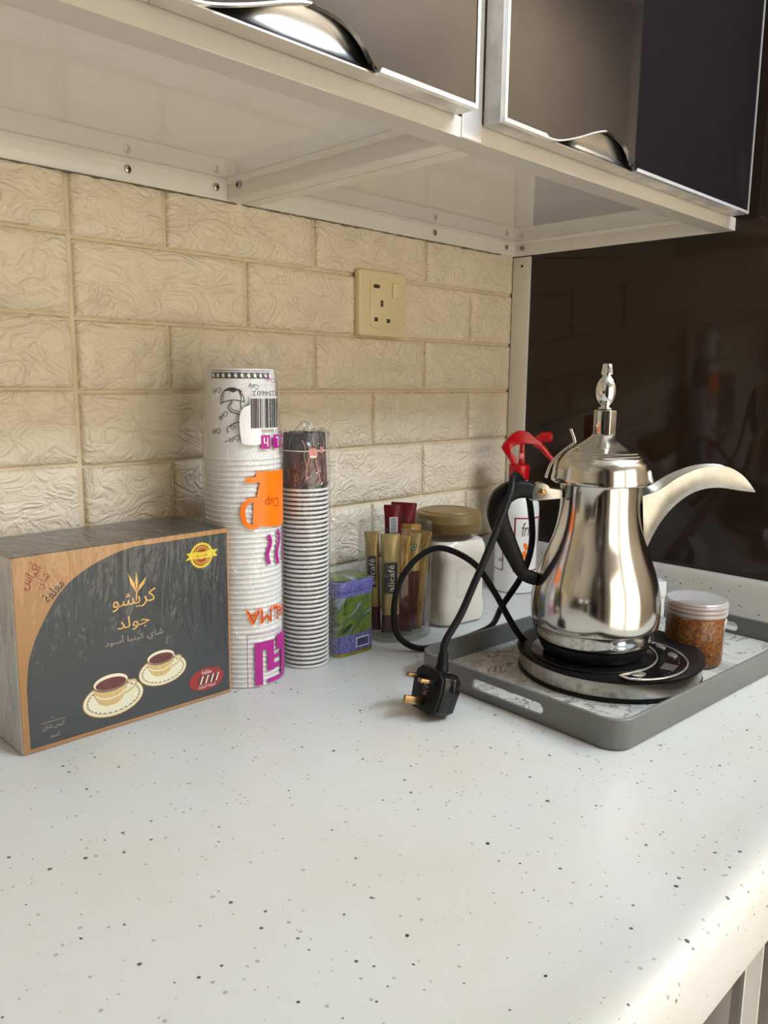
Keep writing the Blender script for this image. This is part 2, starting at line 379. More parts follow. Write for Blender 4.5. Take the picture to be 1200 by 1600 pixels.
# Arabic lettering: pick the joined letter forms and set them in visual order
_AR = {'أ': (0xFE83, 2), 'ا': (0xFE8D, 2), 'ة': (0xFE93, 2), 'ت': (0xFE95, 4), 'ج': (0xFE9D, 4), 'ح': (0xFEA1, 4), 'د': (0xFEA9, 2), 'ر': (0xFEAD, 2),
       'س': (0xFEB1, 4), 'ش': (0xFEB5, 4), 'ظ': (0xFEC5, 4), 'غ': (0xFECD, 4), 'ف': (0xFED1, 4), 'ك': (0xFED9, 4), 'ل': (0xFEDD, 4), 'م': (0xFEE1, 4),
       'ن': (0xFEE5, 4), 'ه': (0xFEE9, 4), 'و': (0xFEED, 2), 'ي': (0xFEF1, 4)}
def arabic(s):
    out = []
    for i, ch in enumerate(s):
        if ch not in _AR: out.append(ch); continue
        b, n = _AR[ch]; prev = i > 0 and s[i-1] in _AR and _AR[s[i-1]][1] == 4; nxt = i+1 < len(s) and s[i+1] in _AR
        if n == 2: out.append(chr(b+(1 if prev else 0)))
        else: out.append(chr(b+(3 if prev and nxt else 2 if nxt else 1 if prev else 0)))
    return ''.join(reversed(out))

# ------------------------------------------------------------------ the room
def struct(name, g, m_, **kw):
    o = g.build(name, m_, **kw); o['kind'] = 'structure'; return o
FLOOR = -0.88; CEIL = 1.87
struct('floor', G().box(-2.6, 2.2, -1.85, 0.10, FLOOR-0.05, FLOOR), 'floor_tile')
struct('ceiling', G().box(-2.6, 2.2, -1.85, 0.10, CEIL, CEIL+0.05), 'ceiling_white')
struct('wall_left', G().box(-2.65, -2.6, -1.85, 0.10, FLOOR, CEIL), 'plaster')
struct('wall_right', G().box(2.2, 2.25, -1.85, 0.10, FLOOR, CEIL), 'tile_wall')
wf = G()
WX0, WX1, WZ0, WZ1 = -0.55, 0.79, 1.46, 1.84
wf.box(-2.6, WX0, -1.90, -1.80, FLOOR, CEIL); wf.box(WX1, 2.2, -1.90, -1.80, FLOOR, CEIL); wf.box(WX0, WX1, -1.90, -1.80, FLOOR, WZ0); wf.box(WX0, WX1, -1.90, -1.80, WZ1, CEIL)
struct('wall_front', wf, 'tile_wall')
wn = thing('window_1', 'white framed window in the wall opposite the counter', 'window', kind='structure')
g = G(); t_ = 0.03
g.box(WX0, WX1, -1.86, -1.81, WZ0, WZ0+t_); g.box(WX0, WX1, -1.86, -1.81, WZ1-t_, WZ1); g.box(WX0, WX0+t_, -1.86, -1.81, WZ0, WZ1); g.box(WX1-t_, WX1, -1.86, -1.81, WZ0, WZ1); g.box((WX0+WX1)/2-0.015, (WX0+WX1)/2+0.015, -1.86, -1.81, WZ0, WZ1)
g.build('window_frame', 'white_paint', wn)
for a, b in ((WX0+t_, (WX0+WX1)/2-0.015), ((WX0+WX1)/2+0.015, WX1-t_)):
    G().box(a, b, -1.84, -1.835, WZ0+t_, WZ1-t_).build('window_pane', 'window_glass', wn)
# back wall: backing plus one moulded foam brick after another
wbk = G().box(-2.6, 2.2, 0.004, 0.10, FLOOR, CEIL); wall_back = struct('wall_back', wbk, 'mortar')
def brick(x0, x1, z0, z1, seed, m_='brick'):
    gap = 0.0014; x0 += gap; x1 -= gap; z0 += gap; z1 -= gap
    nx = max(4, int((x1-x0)/0.0075)); nz = max(3, int((z1-z0)/0.0075)); vs_ = []; fs_ = []
    def cut(a, b, n_): return [a, a+0.0016, a+0.0036]+[a+0.0036+(b-a-0.0072)*k/n_ for k in range(1, n_)]+[b-0.0036, b-0.0016, b]
    cx_, cz_ = cut(x0, x1, nx), cut(z0, z1, nz); nx, nz = len(cx_)-1, len(cz_)-1
    for j in range(nz+1):
        for i in range(nx+1):
            x = cx_[i]; z = cz_[j]
            e = min(x-x0, x1-x, (z-z0), (z1-z)); edge = min(1.0, e/0.0036)**0.6
            n1 = noise.noise(Vector((x*26+seed, z*40, seed*1.7))); n2 = noise.noise(Vector((x*70, z*100+seed, 3.1)))
            inner = min(1.0, max(0.0, (e-0.004)/0.009))
            y = 0.0034 - 0.0044*edge - inner*(0.0042*abs(n1) + 0.0016*n2)
            vs_.append((x, y, z))
    w = nx+1
    for j in range(nz):
        for i in range(nx): fs_.append((j*w+i, j*w+i+1, (j+1)*w+i+1, (j+1)*w+i))
    b = len(vs_); ring = [i for i in range(w)] + [j*w+nx for j in range(1, nz+1)] + [nz*w+i for i in range(nx-1, -1, -1)] + [j*w for j in range(nz-1, 0, -1)]
    for i in ring: vs_.append((vs_[i][0], 0.0045, vs_[i][2]))
    n = len(ring)
    for k in range(n): fs_.append((ring[(k+1) % n], ring[k], b+k, b+(k+1) % n))
    G().add(vs_, fs_).build('brick', m_, wall_back, smooth=50, recalc=True)
rows = [0.0725, 0.1540, 0.2335, 0.3110, 0.3850, 0.4645, 0.5440]
for k in range(len(rows)-1):
    # right-hand foam sheet, courses break joint by half a brick
    js = ([-0.525, -0.315, -0.105] if k % 2 == 0 else [-0.63, -0.42, -0.21])
    xs = [-0.7365] + js + [0.0]
    for a, b in zip(xs[:-1], xs[1:]): brick(a, b, rows[k], rows[k+1], k*7.3+a*11)
    dz = 0.003
    xl = [-1.575, -1.365, -1.155, -0.945, -0.7385] if k % 2 else [-1.47, -1.26, -1.05, -0.84, -0.7385]
    for a, b in zip(xl[:-1], xl[1:]): brick(a, b, rows[k]+(dz if k else 0), rows[k+1]+dz, k*5.1+a*13)
# counter upstands along both walls
g = G(); pr = [(0.0, 0.0), (-0.014, 0.0), (-0.014, 0.064), (-0.011, 0.0705), (-0.006, 0.0725), (0.0, 0.0725)]
g.prism(pr, lambda y, z, x: (x, y, z), -1.9, -0.0140); o = struct('trim_1', g, 'counter', smooth=40); o['label'] = 'speckled upstand at the foot of the brick wall'
g = G(); pr = [(0.0, 0.0), (-0.014, 0.0), (-0.014, 0.058), (-0.011, 0.0645), (-0.006, 0.0665), (0.0, 0.0665)]
g.prism(pr, lambda x, z, y: (x, y, z), -0.552, 0.0); o = struct('trim_2', g, 'counter', smooth=40); o['label'] = 'speckled upstand under the dark glossy panel'
# side panel: end of a tall dark unit
sp = thing('side_panel', 'tall dark brown glossy panel with pale aluminium edge post beside the brick wall', 'panel')
G().box(0.0, 0.020, -0.552, -0.0345, 0.0670, 1.30).build('dark_sheet', 'dark_panel', sp, bevel=0.0008)
G().box(-0.0035, 0.020, -0.0340, -0.0005, 0.0670, 0.5235).build('edge_post', 'white_alu', sp, bevel=0.0012)
G().lathe([(0.0022, 0), (0.0016, 0.0006), (0.0001, 0.0007)], 10).build('screw', 'black_plastic', sp, loc=(-0.0036, -0.0186, 0.5094), rot=(0, R(-90), 0))
struct('trim_3', G().box(0.0205, 0.62, -0.552, 0.0, FLOOR, 1.30), 'dark_panel')['label'] = 'tall dark unit behind the glossy side panel'
# unseen side of the kitchen that the shiny things mirror
tc_ = thing('tall_cupboard', 'free-standing dark cupboard against the far tiled wall next to the wooden door', 'cupboard', (-2.10, -1.79, FLOOR))
G().box(-0.45, 0.45, 0.0, 0.45, 0, 2.1).build('carcass', 'dark_panel', tc_, bevel=0.002)
for a in (-0.445, 0.005):
    d_ = G().box(a, a+0.44, 0.451, 0.47, 0.08, 2.09).build('door', 'dark_door', tc_, bevel=0.002)
    G().box(a+(0.40 if a < 0 else 0.02), a+(0.42 if a < 0 else 0.04), 0.47, 0.49, 0.95, 1.15).build('handle', 'chrome', d_, bevel=0.002)
tc2 = thing('tall_cupboard', 'tall dark cupboard reaching the ceiling on the side wall beyond the counter', 'cupboard', (2.195, -1.00, FLOOR))
G().box(-0.40, 0.0, -0.50, 0.60, 0, CEIL-FLOOR-0.002).build('carcass', 'dark_panel', tc2, bevel=0.002)
for a in (-0.495, 0.055):
    d_ = G().box(-0.42, -0.401, a, a+0.54, 0.08, CEIL-FLOOR-0.01).build('door', 'dark_panel', tc2, bevel=0.002)
    G().box(-0.44, -0.4205, a+0.25, a+0.27, 0.95, 1.15).build('handle', 'chrome', d_, bevel=0.002)
dr = thing('added_door_1', 'added unseen white framed sliding balcony door with a pale warm curtain behind the glass', 'door', (-0.50, -1.795, FLOOR), kind='structure')  # unseen door, added to carry the fill lights for the brick wall
g = G()
for a in ((-0.80, -0.76, 0, 1.75), (0.76, 0.80, 0, 1.75), (-0.76, 0.76, 0, 0.10), (-0.76, 0.76, 1.70, 1.75), (-0.04, 0.04, 0.10, 1.70)): g.box(a[0], a[1], 0, 0.04, a[2], a[3])
g.build('door_frame', 'white_paint', dr)
for a in (-0.76, 0.041): G().box(a, a+0.719, 0.018, 0.022, 0.10, 1.70).build('door_pane', 'window_glass', dr)
G().box(-0.76, 0.76, 0.004, 0.008, 0.10, 1.70).build('curtain', 'curtain', dr)
G().box(0.765, 0.795, 0.041, 0.055, 0.85, 1.05).build('door_handle', 'chrome', dr, bevel=0.003)
lc = thing('low_cabinet', 'low dark cabinet against the side wall far from the dark panel', 'cabinet', (-2.595, -0.70, FLOOR))
G().box(0.0, 0.50, -0.55, 0.55, 0, 1.22).build('carcass', 'dark_panel', lc, bevel=0.003)
for a in (-0.545, 0.005):
    d_ = G().box(0.501, 0.52, a, a+0.54, 0.08, 1.20).build('door', 'dark_door', lc, bevel=0.002)
    G().box(0.5205, 0.535, a+0.26, a+0.28, 0.9, 1.05).build('handle', 'chrome', d_, bevel=0.002)
lm = thing('ceiling_lamp', 'square ceiling lamp with warm diffuser', 'lamp', (1.25, -1.15, CEIL))
G().box(-0.30, 0.30, -0.30, 0.30, -0.035, -0.0005).build('housing', 'white_paint', lm, bevel=0.004)
G().box(-0.27, 0.27, -0.27, 0.27, -0.042, -0.0352).build('diffuser', 'lamp_glow', lm, bevel=0.002)

# ------------------------------------------------------------------ countertop and base cabinets
prof = [(-0.0142, -0.03), (-0.0142, 0.0), (-0.575, 0.0), (-0.592, 0.0004), (-0.606, 0.0018), (-0.618, 0.0036), (-0.628, 0.0046), (-0.637, 0.0040), (-0.6435, 0.0012), (-0.6470, -0.004), (-0.6480, -0.010), (-0.6480, -0.049), (-0.6465, -0.053), (-0.6430, -0.055), (-0.610, -0.055), (-0.610, -0.03)]
ct = thing('countertop', 'white kitchen worktop with grey specks and a raised rounded front edge', 'countertop')
g = G()
n = len(prof); g.add([(-1.9, y, z) for y, z in prof]+[(-0.0005, y, z) for y, z in prof], [tuple(range(n)), tuple(range(2*n-1, n-1, -1))]+[(i, (i+1) % n, n+(i+1) % n, n+i) for i in range(n)])
me = g.mesh('counter', smooth=30, name='slab')
link(bpy.data.objects.new('slab', me), ct)
def base_unit(x0, x1, label):
    b_ = thing('base_cabinet', label, 'cabinet', (x0, 0, FLOOR))
    w = x1-x0; top = -0.060-FLOOR
    G().box(0.001, w-0.001, -0.575, -0.01, 0.10, top).build('carcass', 'white_alu', b_, bevel=0.001)
    G().box(0.001, w-0.001, -0.53, -0.05, 0, 0.099).build('plinth', 'grey_alu', b_)
    dz0, dz1 = 0.12, top-0.006
    d_ = G().box(0.022, w-0.020, -0.596, -0.576, dz0, dz1).build('door', 'dark_door', b_, bevel=0.001)
    fr = G(); t = 0.004
    fr.box(0.019, 0.0218, -0.599, -0.576, dz0, dz1); fr.box(w-0.0198, w-0.017, -0.599, -0.576, dz0, dz1); fr.box(0.019, w-0.017, -0.599, -0.576, dz1+0.0002, dz1+0.003); fr.box(0.019, w-0.017, -0.599, -0.576, dz0-0.003, dz0-0.0002)
    fr.build('edge_trim', 'bright_alu', d_)
    return b_
base_unit(-0.428, -0.002, 'dark glossy base cabinet next to the tall dark panel under the worktop')
base_unit(-0.928, -0.430, 'dark glossy base cabinet in the middle of the run under the worktop')
base_unit(-1.428, -0.930, 'dark glossy base cabinet farthest from the tall dark panel under the worktop')

# ------------------------------------------------------------------ wall cabinets
ZB, ZP, YF = 0.5250, 0.5470, -0.3545
NOTCH = [(0.0, 0.5385), (0.024, 0.5398), (0.053, 0.5480), (0.087, 0.5600), (0.1078, 0.5645), (0.1318, 0.5622), (0.1482, 0.5548), (0.1587, 0.5440), (0.1665, 0.5395)]
def cab_door(parent, x0, x1, nx, ztop=1.20):
    nt_ = smooth2([(nx+a, z) for a, z in NOTCH], 5)
    out = [(x0, 0.5388)] + nt_ + [(x1, 0.5400), (x1, ztop), (x0, ztop)]        # counter-clockwise in (x, z)
    xz = lambda u, v, w: (u, w, v)
    xa, xb = nx-0.002, nx+0.1685
    slab = [(x0, 0.5388), (xa, 0.5388), (xa, 0.5740), (xb, 0.5740), (xb, 0.5395), (x1, 0.5400), (x1, ztop), (x0, ztop)]
    d_ = G().prism(slab, xz, -0.3565, -0.3735).build('door', ['dirty_alu'], parent, smooth=30)
    thin = offset_poly(out, 0.0013); thick = offset_poly(out, 0.0034); k = len(nt_); pk = int(k*0.50)
    inn = [thick[i] if (i < 3 or i >= k) else (thin[i] if i <= pk else out[i]) for i in range(len(out))]
    G().prism(inn, xz, -0.3736, -0.3778).build('door_glass', 'dark_door', d_, smooth=30)
    fr = G(); n = len(out)
    vs_ = [(u, -0.3736, v) for u, v in out]+[(u, -0.3785, v) for u, v in out]+[(u, -0.3785, v) for u, v in inn]+[(u, -0.3736, v) for u, v in inn]
    fs_ = []
    for i in range(n):
        j = (i+1) % n
        if pk <= i < k-1: continue
        fs_ += [(i, j, n+j, n+i), (n+i, n+j, 2*n+j, 2*n+i), (2*n+i, 2*n+j, 3*n+j, 3*n+i)]
    fr.add(vs_, fs_).build('edge_trim', 'bright_alu', d_, smooth=30)
    # scooped chrome finger pull behind the cut-out: from the straight bottom lip back and up to the glass
    h = G(); pp = [(-0.3735, 0.5390), (-0.3735, 0.5402), (-0.3715, 0.5412), (-0.3697, 0.5440), (-0.3686, 0.5490), (-0.3684, 0.5550), (-0.3692, 0.5610), (-0.3706, 0.5665), (-0.3722, 0.5705), (-0.3734, 0.5725)]
    xa, xb = nx-0.0015, nx+0.1680
    k = len(pp); vs_ = [(x, y, z) for x in (xa, xb) for y, z in pp]+[(x, -0.3566, z) for x in (xa, xb) for z in (0.5390, 0.5738)]; fs_ = [(i, i+1, k+i+1, k+i) for i in range(k-1)]
    fs_ += [(0, k, 2*k+2, 2*k), (2*k, 2*k+2, 2*k+3, 2*k+1)]
    h.add(vs_, fs_).build('finger_pull', 'chrome_dull', d_, smooth=60)
    return d_
def screw(parent, x, y, z, axis):
    g = G().lathe([(0.0042, 0), (0.0042, 0.0006), (0.0030, 0.0015), (0.0006, 0.0017)], 14, cap1=True)
    g.box(-0.0026, 0.0026, -0.0004, 0.0004, 0.0014, 0.0021, 1); g.box(-0.0004, 0.0004, -0.0026, 0.0026, 0.0014, 0.0021, 1)
    g.build('screw', ['steel_band', 'black_plastic'], parent, loc=(x, y, z), rot=((R(90), 0, 0.3) if axis == 'y' else (0, R(-90), 0.0)))
def wall_unit(x0, x1, label, dx0, dx1, nx, left_end):
    c = thing('wall_cabinet', label, 'cabinet')
    G().box(x0+0.0005, x1-0.0005, YF+0.002, 0.0, ZP+0.006, 1.20).build('carcass', 'white_alu', c)
    G().box(x0+0.002, x1-0.002, YF+0.028, -0.0045, ZP, ZP+0.0055).build('bottom_panel', 'laminate', c)
    # aluminium frame around the underside
    fr = G().box(x0, x1, YF, YF+0.0265, ZB, 0.5410); fo = fr.mesh('front_alu', name='front_rail', smooth=30)
    link(bpy.data.objects.new('front_rail', fo), c)
    G().prism([(0, ZB), (-0.003, ZB), (-0.005, ZB+0.003), (-0.005, ZB+0.018), (-0.008, ZB+0.0205), (-0.012, ZP-0.0002), (0, ZP-0.0002)], lambda y, z, x: (x, y-0.002, z), x0, x1).build('back_rail', 'white_alu', c, smooth=50)
    cab_door(c, dx0, dx1, nx)
    return c
cr_ = wall_unit(-0.5345, -0.0005, 'dark glossy wall cabinet with scooped chrome pull touching the dark side panel', -0.5340, -0.0205, -0.4765, False)
cl_ = wall_unit(-1.30, -0.5350, 'long dark glossy wall cabinet over the tea box and paper cups', -1.10, -0.5690, -0.8435, True)
random.seed(3)
for c_, xa, xb in ((cr_, -0.533, -0.040), (cl_, -1.00, -0.540)):
    pts = [(xa+(xb-xa)*k/60, -0.0030, ZB-0.0004-0.0010*random.random()**3) for k in range(61)]
    G().tube(pts, [0.0005+0.0012*random.random()**2 for _ in pts], 6).build('sealant_line', 'grime', c_)
# rails running from the wall to the front
G().prism([(-0.5350, ZB), (-0.5530, ZB), (-0.5550, ZB+0.002), (-0.5550, ZP-0.005), (-0.5610, ZP-0.0002), (-0.5350, ZP-0.0002)], lambda x, z, y: (x, y, z), YF+0.027, -0.0075).build('side_rail', 'white_alu', cl_, smooth=50)
G().prism([(-0.5340, ZB), (-0.5150, ZB), (-0.5150, ZP-0.0002), (-0.5340, ZP-0.0002)], lambda x, z, y: (x, y, z), YF+0.027, -0.0075).build('side_rail', 'white_alu', cr_, smooth=50)
G().prism([(-0.001, ZB), (-0.004, ZB), (-0.006, ZB+0.003), (-0.006, ZB+0.018), (-0.009, ZB+0.0205), (-0.013, ZP-0.0002), (-0.001, ZP-0.0002)], lambda x, z, y: (x, y, z), YF+0.027, -0.0075).build('side_rail', 'white_alu', cr_, smooth=50)
G().box(-0.5610, -0.5355, YF-0.0010, YF+0.0, ZB+0.0006, 1.20).build('front_post', 'bright_alu', cl_)
for x in (-0.6757, -0.5695): screw(cl_, x, -0.0072, 0.5373, 'y')
for x in (-0.2021, -0.0311): screw(cr_, x, -0.0072, 0.5365, 'y')
screw(cr_, -0.0072, -0.0200, 0.5361, 'x'); screw(cl_, -0.5562, -0.0300, 0.5385, 'x')

# ------------------------------------------------------------------ wall socket
so = thing('wall_socket', 'cream single three-pin wall socket with switch on the brick wall', 'socket', (-0.3093, -0.0040, 0.4283))
wx = lambda u, v, w: (u, -w, v)
G().prism(rrect(-0.0450, 0.0450, -0.0430, 0.0430, 0.004), wx, -0.003, 0.0075).build('plate', 'cream_plastic', so, bevel=0.0025, bseg=3, smooth=40)
face = [(-0.0255, 0.0300), (-0.0255, -0.0230)] + [(-0.0255+0.0055*(1-math.cos(R(a))), -0.0230-0.0090*math.sin(R(a))) for a in range(15, 91, 15)] + [(0.0, -0.0340), (0.0310, -0.0330), (0.0310, 0.0305), (0.0, 0.0325)]
G().prism(face, wx, 0.0070, 0.0090).build('socket_face', 'cream_plastic', so, bevel=0.0007, smooth=40)
for x, z, a, b in ((-0.0042, 0.0005, 0.0022, 0.0042), (-0.0150, -0.0210, 0.0032, 0.0026), (0.0085, -0.0218, 0.0032, 0.0026)):
    G().box(x-a, x+a, -0.0094, -0.0085, z-b, z+b).build('pin_hole', 'hole_dark', so)
G().prism(rrect(-0.0205, -0.0085, 0.0200, 0.0250, 0.002, 4), wx, 0.0085, 0.0094).build('charging_port', 'hole_dark', so)
G().box(0.0150, 0.0300, -0.0118, -0.0088, 0.0090, 0.0290).build('switch', 'cream_plastic', so, bevel=0.0015, smooth=40)

# ------------------------------------------------------------------ tea box in clear film
TX0, TX1, TY0, TY1, TH = -0.8595, -0.6455, -0.1290, -0.0290, 0.1760
tb = thing('tea_box', 'dark grey and tan carton of tea bags in clear film with two printed teacups', 'box', ((TX0+TX1)/2, (TY0+TY1)/2, 0))
ox, oy = (TX0+TX1)/2, (TY0+TY1)/2
G().box(TX0-ox, TX1-ox, TY0-oy, TY1-oy, 0.0004, TH).build('carton', 'carton_tan', tb, bevel=0.0008)
G().box(TX0-ox+0.001, TX1-ox-0.001, TY0-oy+0.001, TY1-oy-0.001, TH+0.0001, TH+0.0005).build('top_face', 'carton_dark', tb)
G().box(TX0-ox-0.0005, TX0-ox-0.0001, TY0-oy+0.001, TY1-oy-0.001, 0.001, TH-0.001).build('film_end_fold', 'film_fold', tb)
def FR(k): return lambda x, z: (x-ox, TY0-oy-0.00015*k, z)
arc = smooth2([(-0.8535, 0.0600), (-0.8522, 0.0720), (-0.8492, 0.0881), (-0.8392, 0.1113), (-0.8199, 0.1402), (-0.7971, 0.1566), (-0.7698, 0.1670), (-0.7480, 0.1712)], 5)
decal('front_panel', [poly([(-0.8535, 0.0045), (-0.6475, 0.0035), (-0.6475, 0.1716)]+list(reversed(arc)))], FR(1), 'carton_dark', tb)
decal('lettering', [text2d(arabic('كريشو'), 0.0165, -0.7508, 0.1205, 0, 0.044), text2d(arabic('جولد'), 0.0140, -0.7525, 0.0985, 0, 0.033)], FR(2), 'print_gold', tb)
decal('lettering', [text2d(arabic('شاي كينيا أسود'), 0.0100, -0.7520, 0.0835, 0, 0.060)], FR(2), 'print_grey', tb)
decal('lettering', [text2d(arabic('أكياس'), 0.0150, -0.8455, 0.1590, R(48), 0.022), text2d(arabic('شاي'), 0.0110, -0.8335, 0.1525, R(48), 0.014)], FR(2), 'print_red', tb)
decal('lettering', [text2d(arabic('مغلفة'), 0.0095, -0.8262, 0.1428, R(45), 0.021)], FR(2), 'print_black', tb)
decal('lettering', [text2d(arabic('١٠٠')[::-1], 0.0030, -0.8320, 0.0285, 0), text2d(arabic('كيس شاي'), 0.0062, -0.8325, 0.0200, 0, 0.020), text2d(arabic('أسود'), 0.0052, -0.8320, 0.0118, 0), stroke([(-0.8433, 0.0250), (-0.8217, 0.0250)], 0.0005)], FR(2), 'print_grey', tb)
leaf = lambda x0, z0, x1, z1, w: poly([(x0, z0), (x0*.5+x1*.5+w, z0*.5+z1*.5), (x1, z1), (x0*.5+x1*.5-w, z0*.5+z1*.5)])
decal('leaf_emblem', [leaf(-0.7485, 0.1268, -0.7560, 0.1462, 0.0019), leaf(-0.7482, 0.1268, -0.7478, 0.1475, 0.0013), leaf(-0.7480, 0.1268, -0.7380, 0.1405, 0.0022), stroke([(-0.7482, 0.128), (-0.7490, 0.119)], 0.0012)], FR(2), 'print_gold', tb)
# round seal with ribbon
star = [(-0.6772+(0.0135 if k % 2 else 0.0124)*math.cos(R(k*7.5)), 0.1522+(0.0135 if k % 2 else 0.0124)*math.sin(R(k*7.5))) for k in range(48)]
bd = decal('seal', [poly(star)], FR(2), 'print_yellow', tb)
decal('seal_disc', [poly(ellipse(-0.6772, 0.1522, 0.0106, 0.0106))], FR(3), 'print_red', bd)
decal('seal_ring', [stroke(ellipse(-0.6772, 0.1522, 0.0088, 0.0088), 0.0008, True), stroke(ellipse(-0.6772, 0.1522, 0.0070, 0.0070), 0.0005, True)], FR(4), 'print_yellow', bd)
decal('seal_ribbon', [poly([(-0.6960, 0.1490), (-0.6915, 0.1530), (-0.6950, 0.1560), (-0.6870, 0.1566), (-0.6772, 0.1556), (-0.6660, 0.1566), (-0.6588, 0.1562), (-0.6620, 0.1530), (-0.6590, 0.1495), (-0.6680, 0.1492), (-0.6772, 0.1486), (-0.6880, 0.1496)])], FR(5), 'print_yellow', bd)
decal('seal_lettering', [text2d(arabic('شاي أسود'), 0.0040, -0.6772, 0.1524, 0, 0.014)], FR(6), 'print_red', bd)
# red oval emblem
ov = decal('oval_emblem', [poly(ellipse(-0.6750, 0.0226, 0.0205, 0.0118))], FR(2), 'print_red', tb)
decal('oval_lettering', [text2d(arabic('مغلفة'), 0.0045, -0.6750, 0.0304, 0, 0.012), text2d(arabic('لحفظ النكهة'), 0.0045, -0.6750, 0.0148, 0, 0.020)], FR(3), 'print_white', ov)
decal('tea_bag_picture', [poly([(-0.6860+k*0.0062, 0.0185), (-0.6835+k*0.0062, 0.0178), (-0.6800+k*0.0062, 0.0265), (-0.6820+k*0.0062, 0.0272)]) for k in range(4)], FR(3), 'print_black', ov)
decal('tea_bag_picture', [poly([(-0.6835+k*0.0062, 0.0178), (-0.6818+k*0.0062, 0.0180), (-0.6785+k*0.0062, 0.0262), (-0.6800+k*0.0062, 0.0265)]) for k in range(4)], FR(3), 'print_cream', ov)
# two printed teacups on saucers
for cx, cz, s in ((-0.7765, 0.0330, 1.0), (-0.7247, 0.0468, 0.86)):
    T = lambda a, b: (cx+a*s, cz+b*s)
    sa = decal('teacup_picture', [poly([T(*p) for p in ellipse(0.001, -0.0030, 0.0300, 0.0172, 36)])], FR(2), 'print_gold', tb)
    decal('saucer_picture', [poly([T(*p) for p in ellipse(0.001, -0.0028, 0.0292, 0.0164, 36)])], FR(3), 'saucer', sa)
    orn = []
    for k in range(30):
        a = R(k*12+4); orn.append(stroke([T(0.001+0.0262*math.cos(a), -0.0028+0.0142*math.sin(a)), T(0.001+0.0250*math.cos(a+0.10), -0.0028+0.0130*math.sin(a+0.10)), T(0.001+0.0268*math.cos(a+0.14), -0.0028+0.0146*math.sin(a+0.14))], 0.0010*s))
    decal('saucer_ornament', orn, FR(4), 'spice_dark', sa)
    decal('cup_picture', [poly([T(-0.0185, 0.0130), T(-0.0180, 0.0040), T(-0.0130, -0.0050), T(-0.0070, -0.0085), T(0.0035, -0.0085), T(0.0095, -0.0050), T(0.0140, 0.0040), T(0.0155, 0.0130)]), poly([T(*p) for p in ellipse(-0.0015, 0.0130, 0.0172, 0.0082)]), stroke([T(*p) for p in smooth2([(0.0140, 0.0095), (0.0225, 0.0100), (0.0235, 0.0050), (0.0175, 0.0010), (0.0120, -0.0010)], 4)], 0.0016*s)], FR(5), 'cup_gold', sa)
    decal('cup_rim_picture', [poly([T(*p) for p in ellipse(-0.0015, 0.0135, 0.0166, 0.0076)])], FR(6), 'print_cream', sa)
    decal('tea_picture', [poly([T(*p) for p in ellipse(-0.0013, 0.0122, 0.0150, 0.0058)])], FR(7), 'tea', sa)
    decal('cup_ornament', [stroke([T(*p) for p in smooth2([(-0.0165, 0.0035), (-0.0100, -0.0005), (-0.0010, -0.0020), (0.0070, -0.0005), (0.0130, 0.0035)], 4)], 0.0012*s)], FR(6), 'print_cream', sa)
# film: a loose, slightly puckered clear wrapper
g = G(); e = 0.0018
def film_face(o_, du, dv, nu, nv, nrm, seed):
    vs_ = []
    for j in range(nv+1):
        for i in range(nu+1):
            u, v = i/nu, j/nv; p = Vector(o_)+Vector(du)*u+Vector(dv)*v
            edge = min(u, 1-u, v, 1-v)*8; k = 0.0007*min(1, edge)*noise.noise(p*34+Vector((seed, 0, 0)))
            vs_.append(p+Vector(nrm)*k)
    g.add(vs_, [(j*(nu+1)+i, j*(nu+1)+i+1, (j+1)*(nu+1)+i+1, (j+1)*(nu+1)+i) for j in range(nv) for i in range(nu)])
hx, hy = (TX1-TX0)/2+e, (TY1-TY0)/2+e
film_face((-hx, -hy, 0.0003), (2*hx, 0, 0), (0, 0, TH+e), 26, 22, (0, -1, 0), 1)
film_face((-hx, hy, 0.0003), (2*hx, 0, 0), (0, 0, TH+e), 26, 22, (0, 1, 0), 2)
film_face((-hx, -hy, 0.0003), (0, 2*hy, 0), (0, 0, TH+e), 12, 22, (-1, 0, 0), 3)
film_face((hx, -hy, 0.0003), (0, 2*hy, 0), (0, 0, TH+e), 12, 22, (1, 0, 0), 4)
film_face((-hx, -hy, TH+e), (2*hx, 0, 0), (0, 2*hy, 0), 26, 12, (0, 0, 1), 5)
g.build('clear_film', 'film_wrap', tb, smooth=60)

# ------------------------------------------------------------------ paper cups, mouth down, one nested on the other
def cup_mesh(r_rim, r_base, h, mats, dark_from=None):
    """an upturned paper cup: rolled rim at z=0, closed foot at z=h; slot 0 side, slot 1 rim and foot"""
    g = G(); rr = 0.0014 if r_rim > 0.035 else 0.0012; t = 0.00026
    ro = lambda z: r_rim-0.0012+(r_base-r_rim+0.0012)*z/h
    g.lathe([(ro(0.0026), 0.0026), (ro(h*0.5), h*0.5), (ro(h), h)], 44, mi=0)
    g.lathe([(ro(h), h), (ro(h)-0.0008, h+0.0001), (ro(h)-0.0012, h-0.0040), (0.0006, h-0.0042)], 44, cap1=True, mi=1)
    g.lathe([(ro(h)-0.0012, h-0.0046), (ro(h*0.5)-t, h*0.5), (ro(0.0026)-t, 0.0026)], 44, mi=1)
    ring = [(r_rim-rr+rr*math.cos(R(a)), 0.0016+0.0015*math.sin(R(a))) for a in range(-135, 226, 40)]
    g.lathe(ring, 44, mi=1)
    return g.mesh(mats, smooth=50, name='paper_cup', recalc=False)
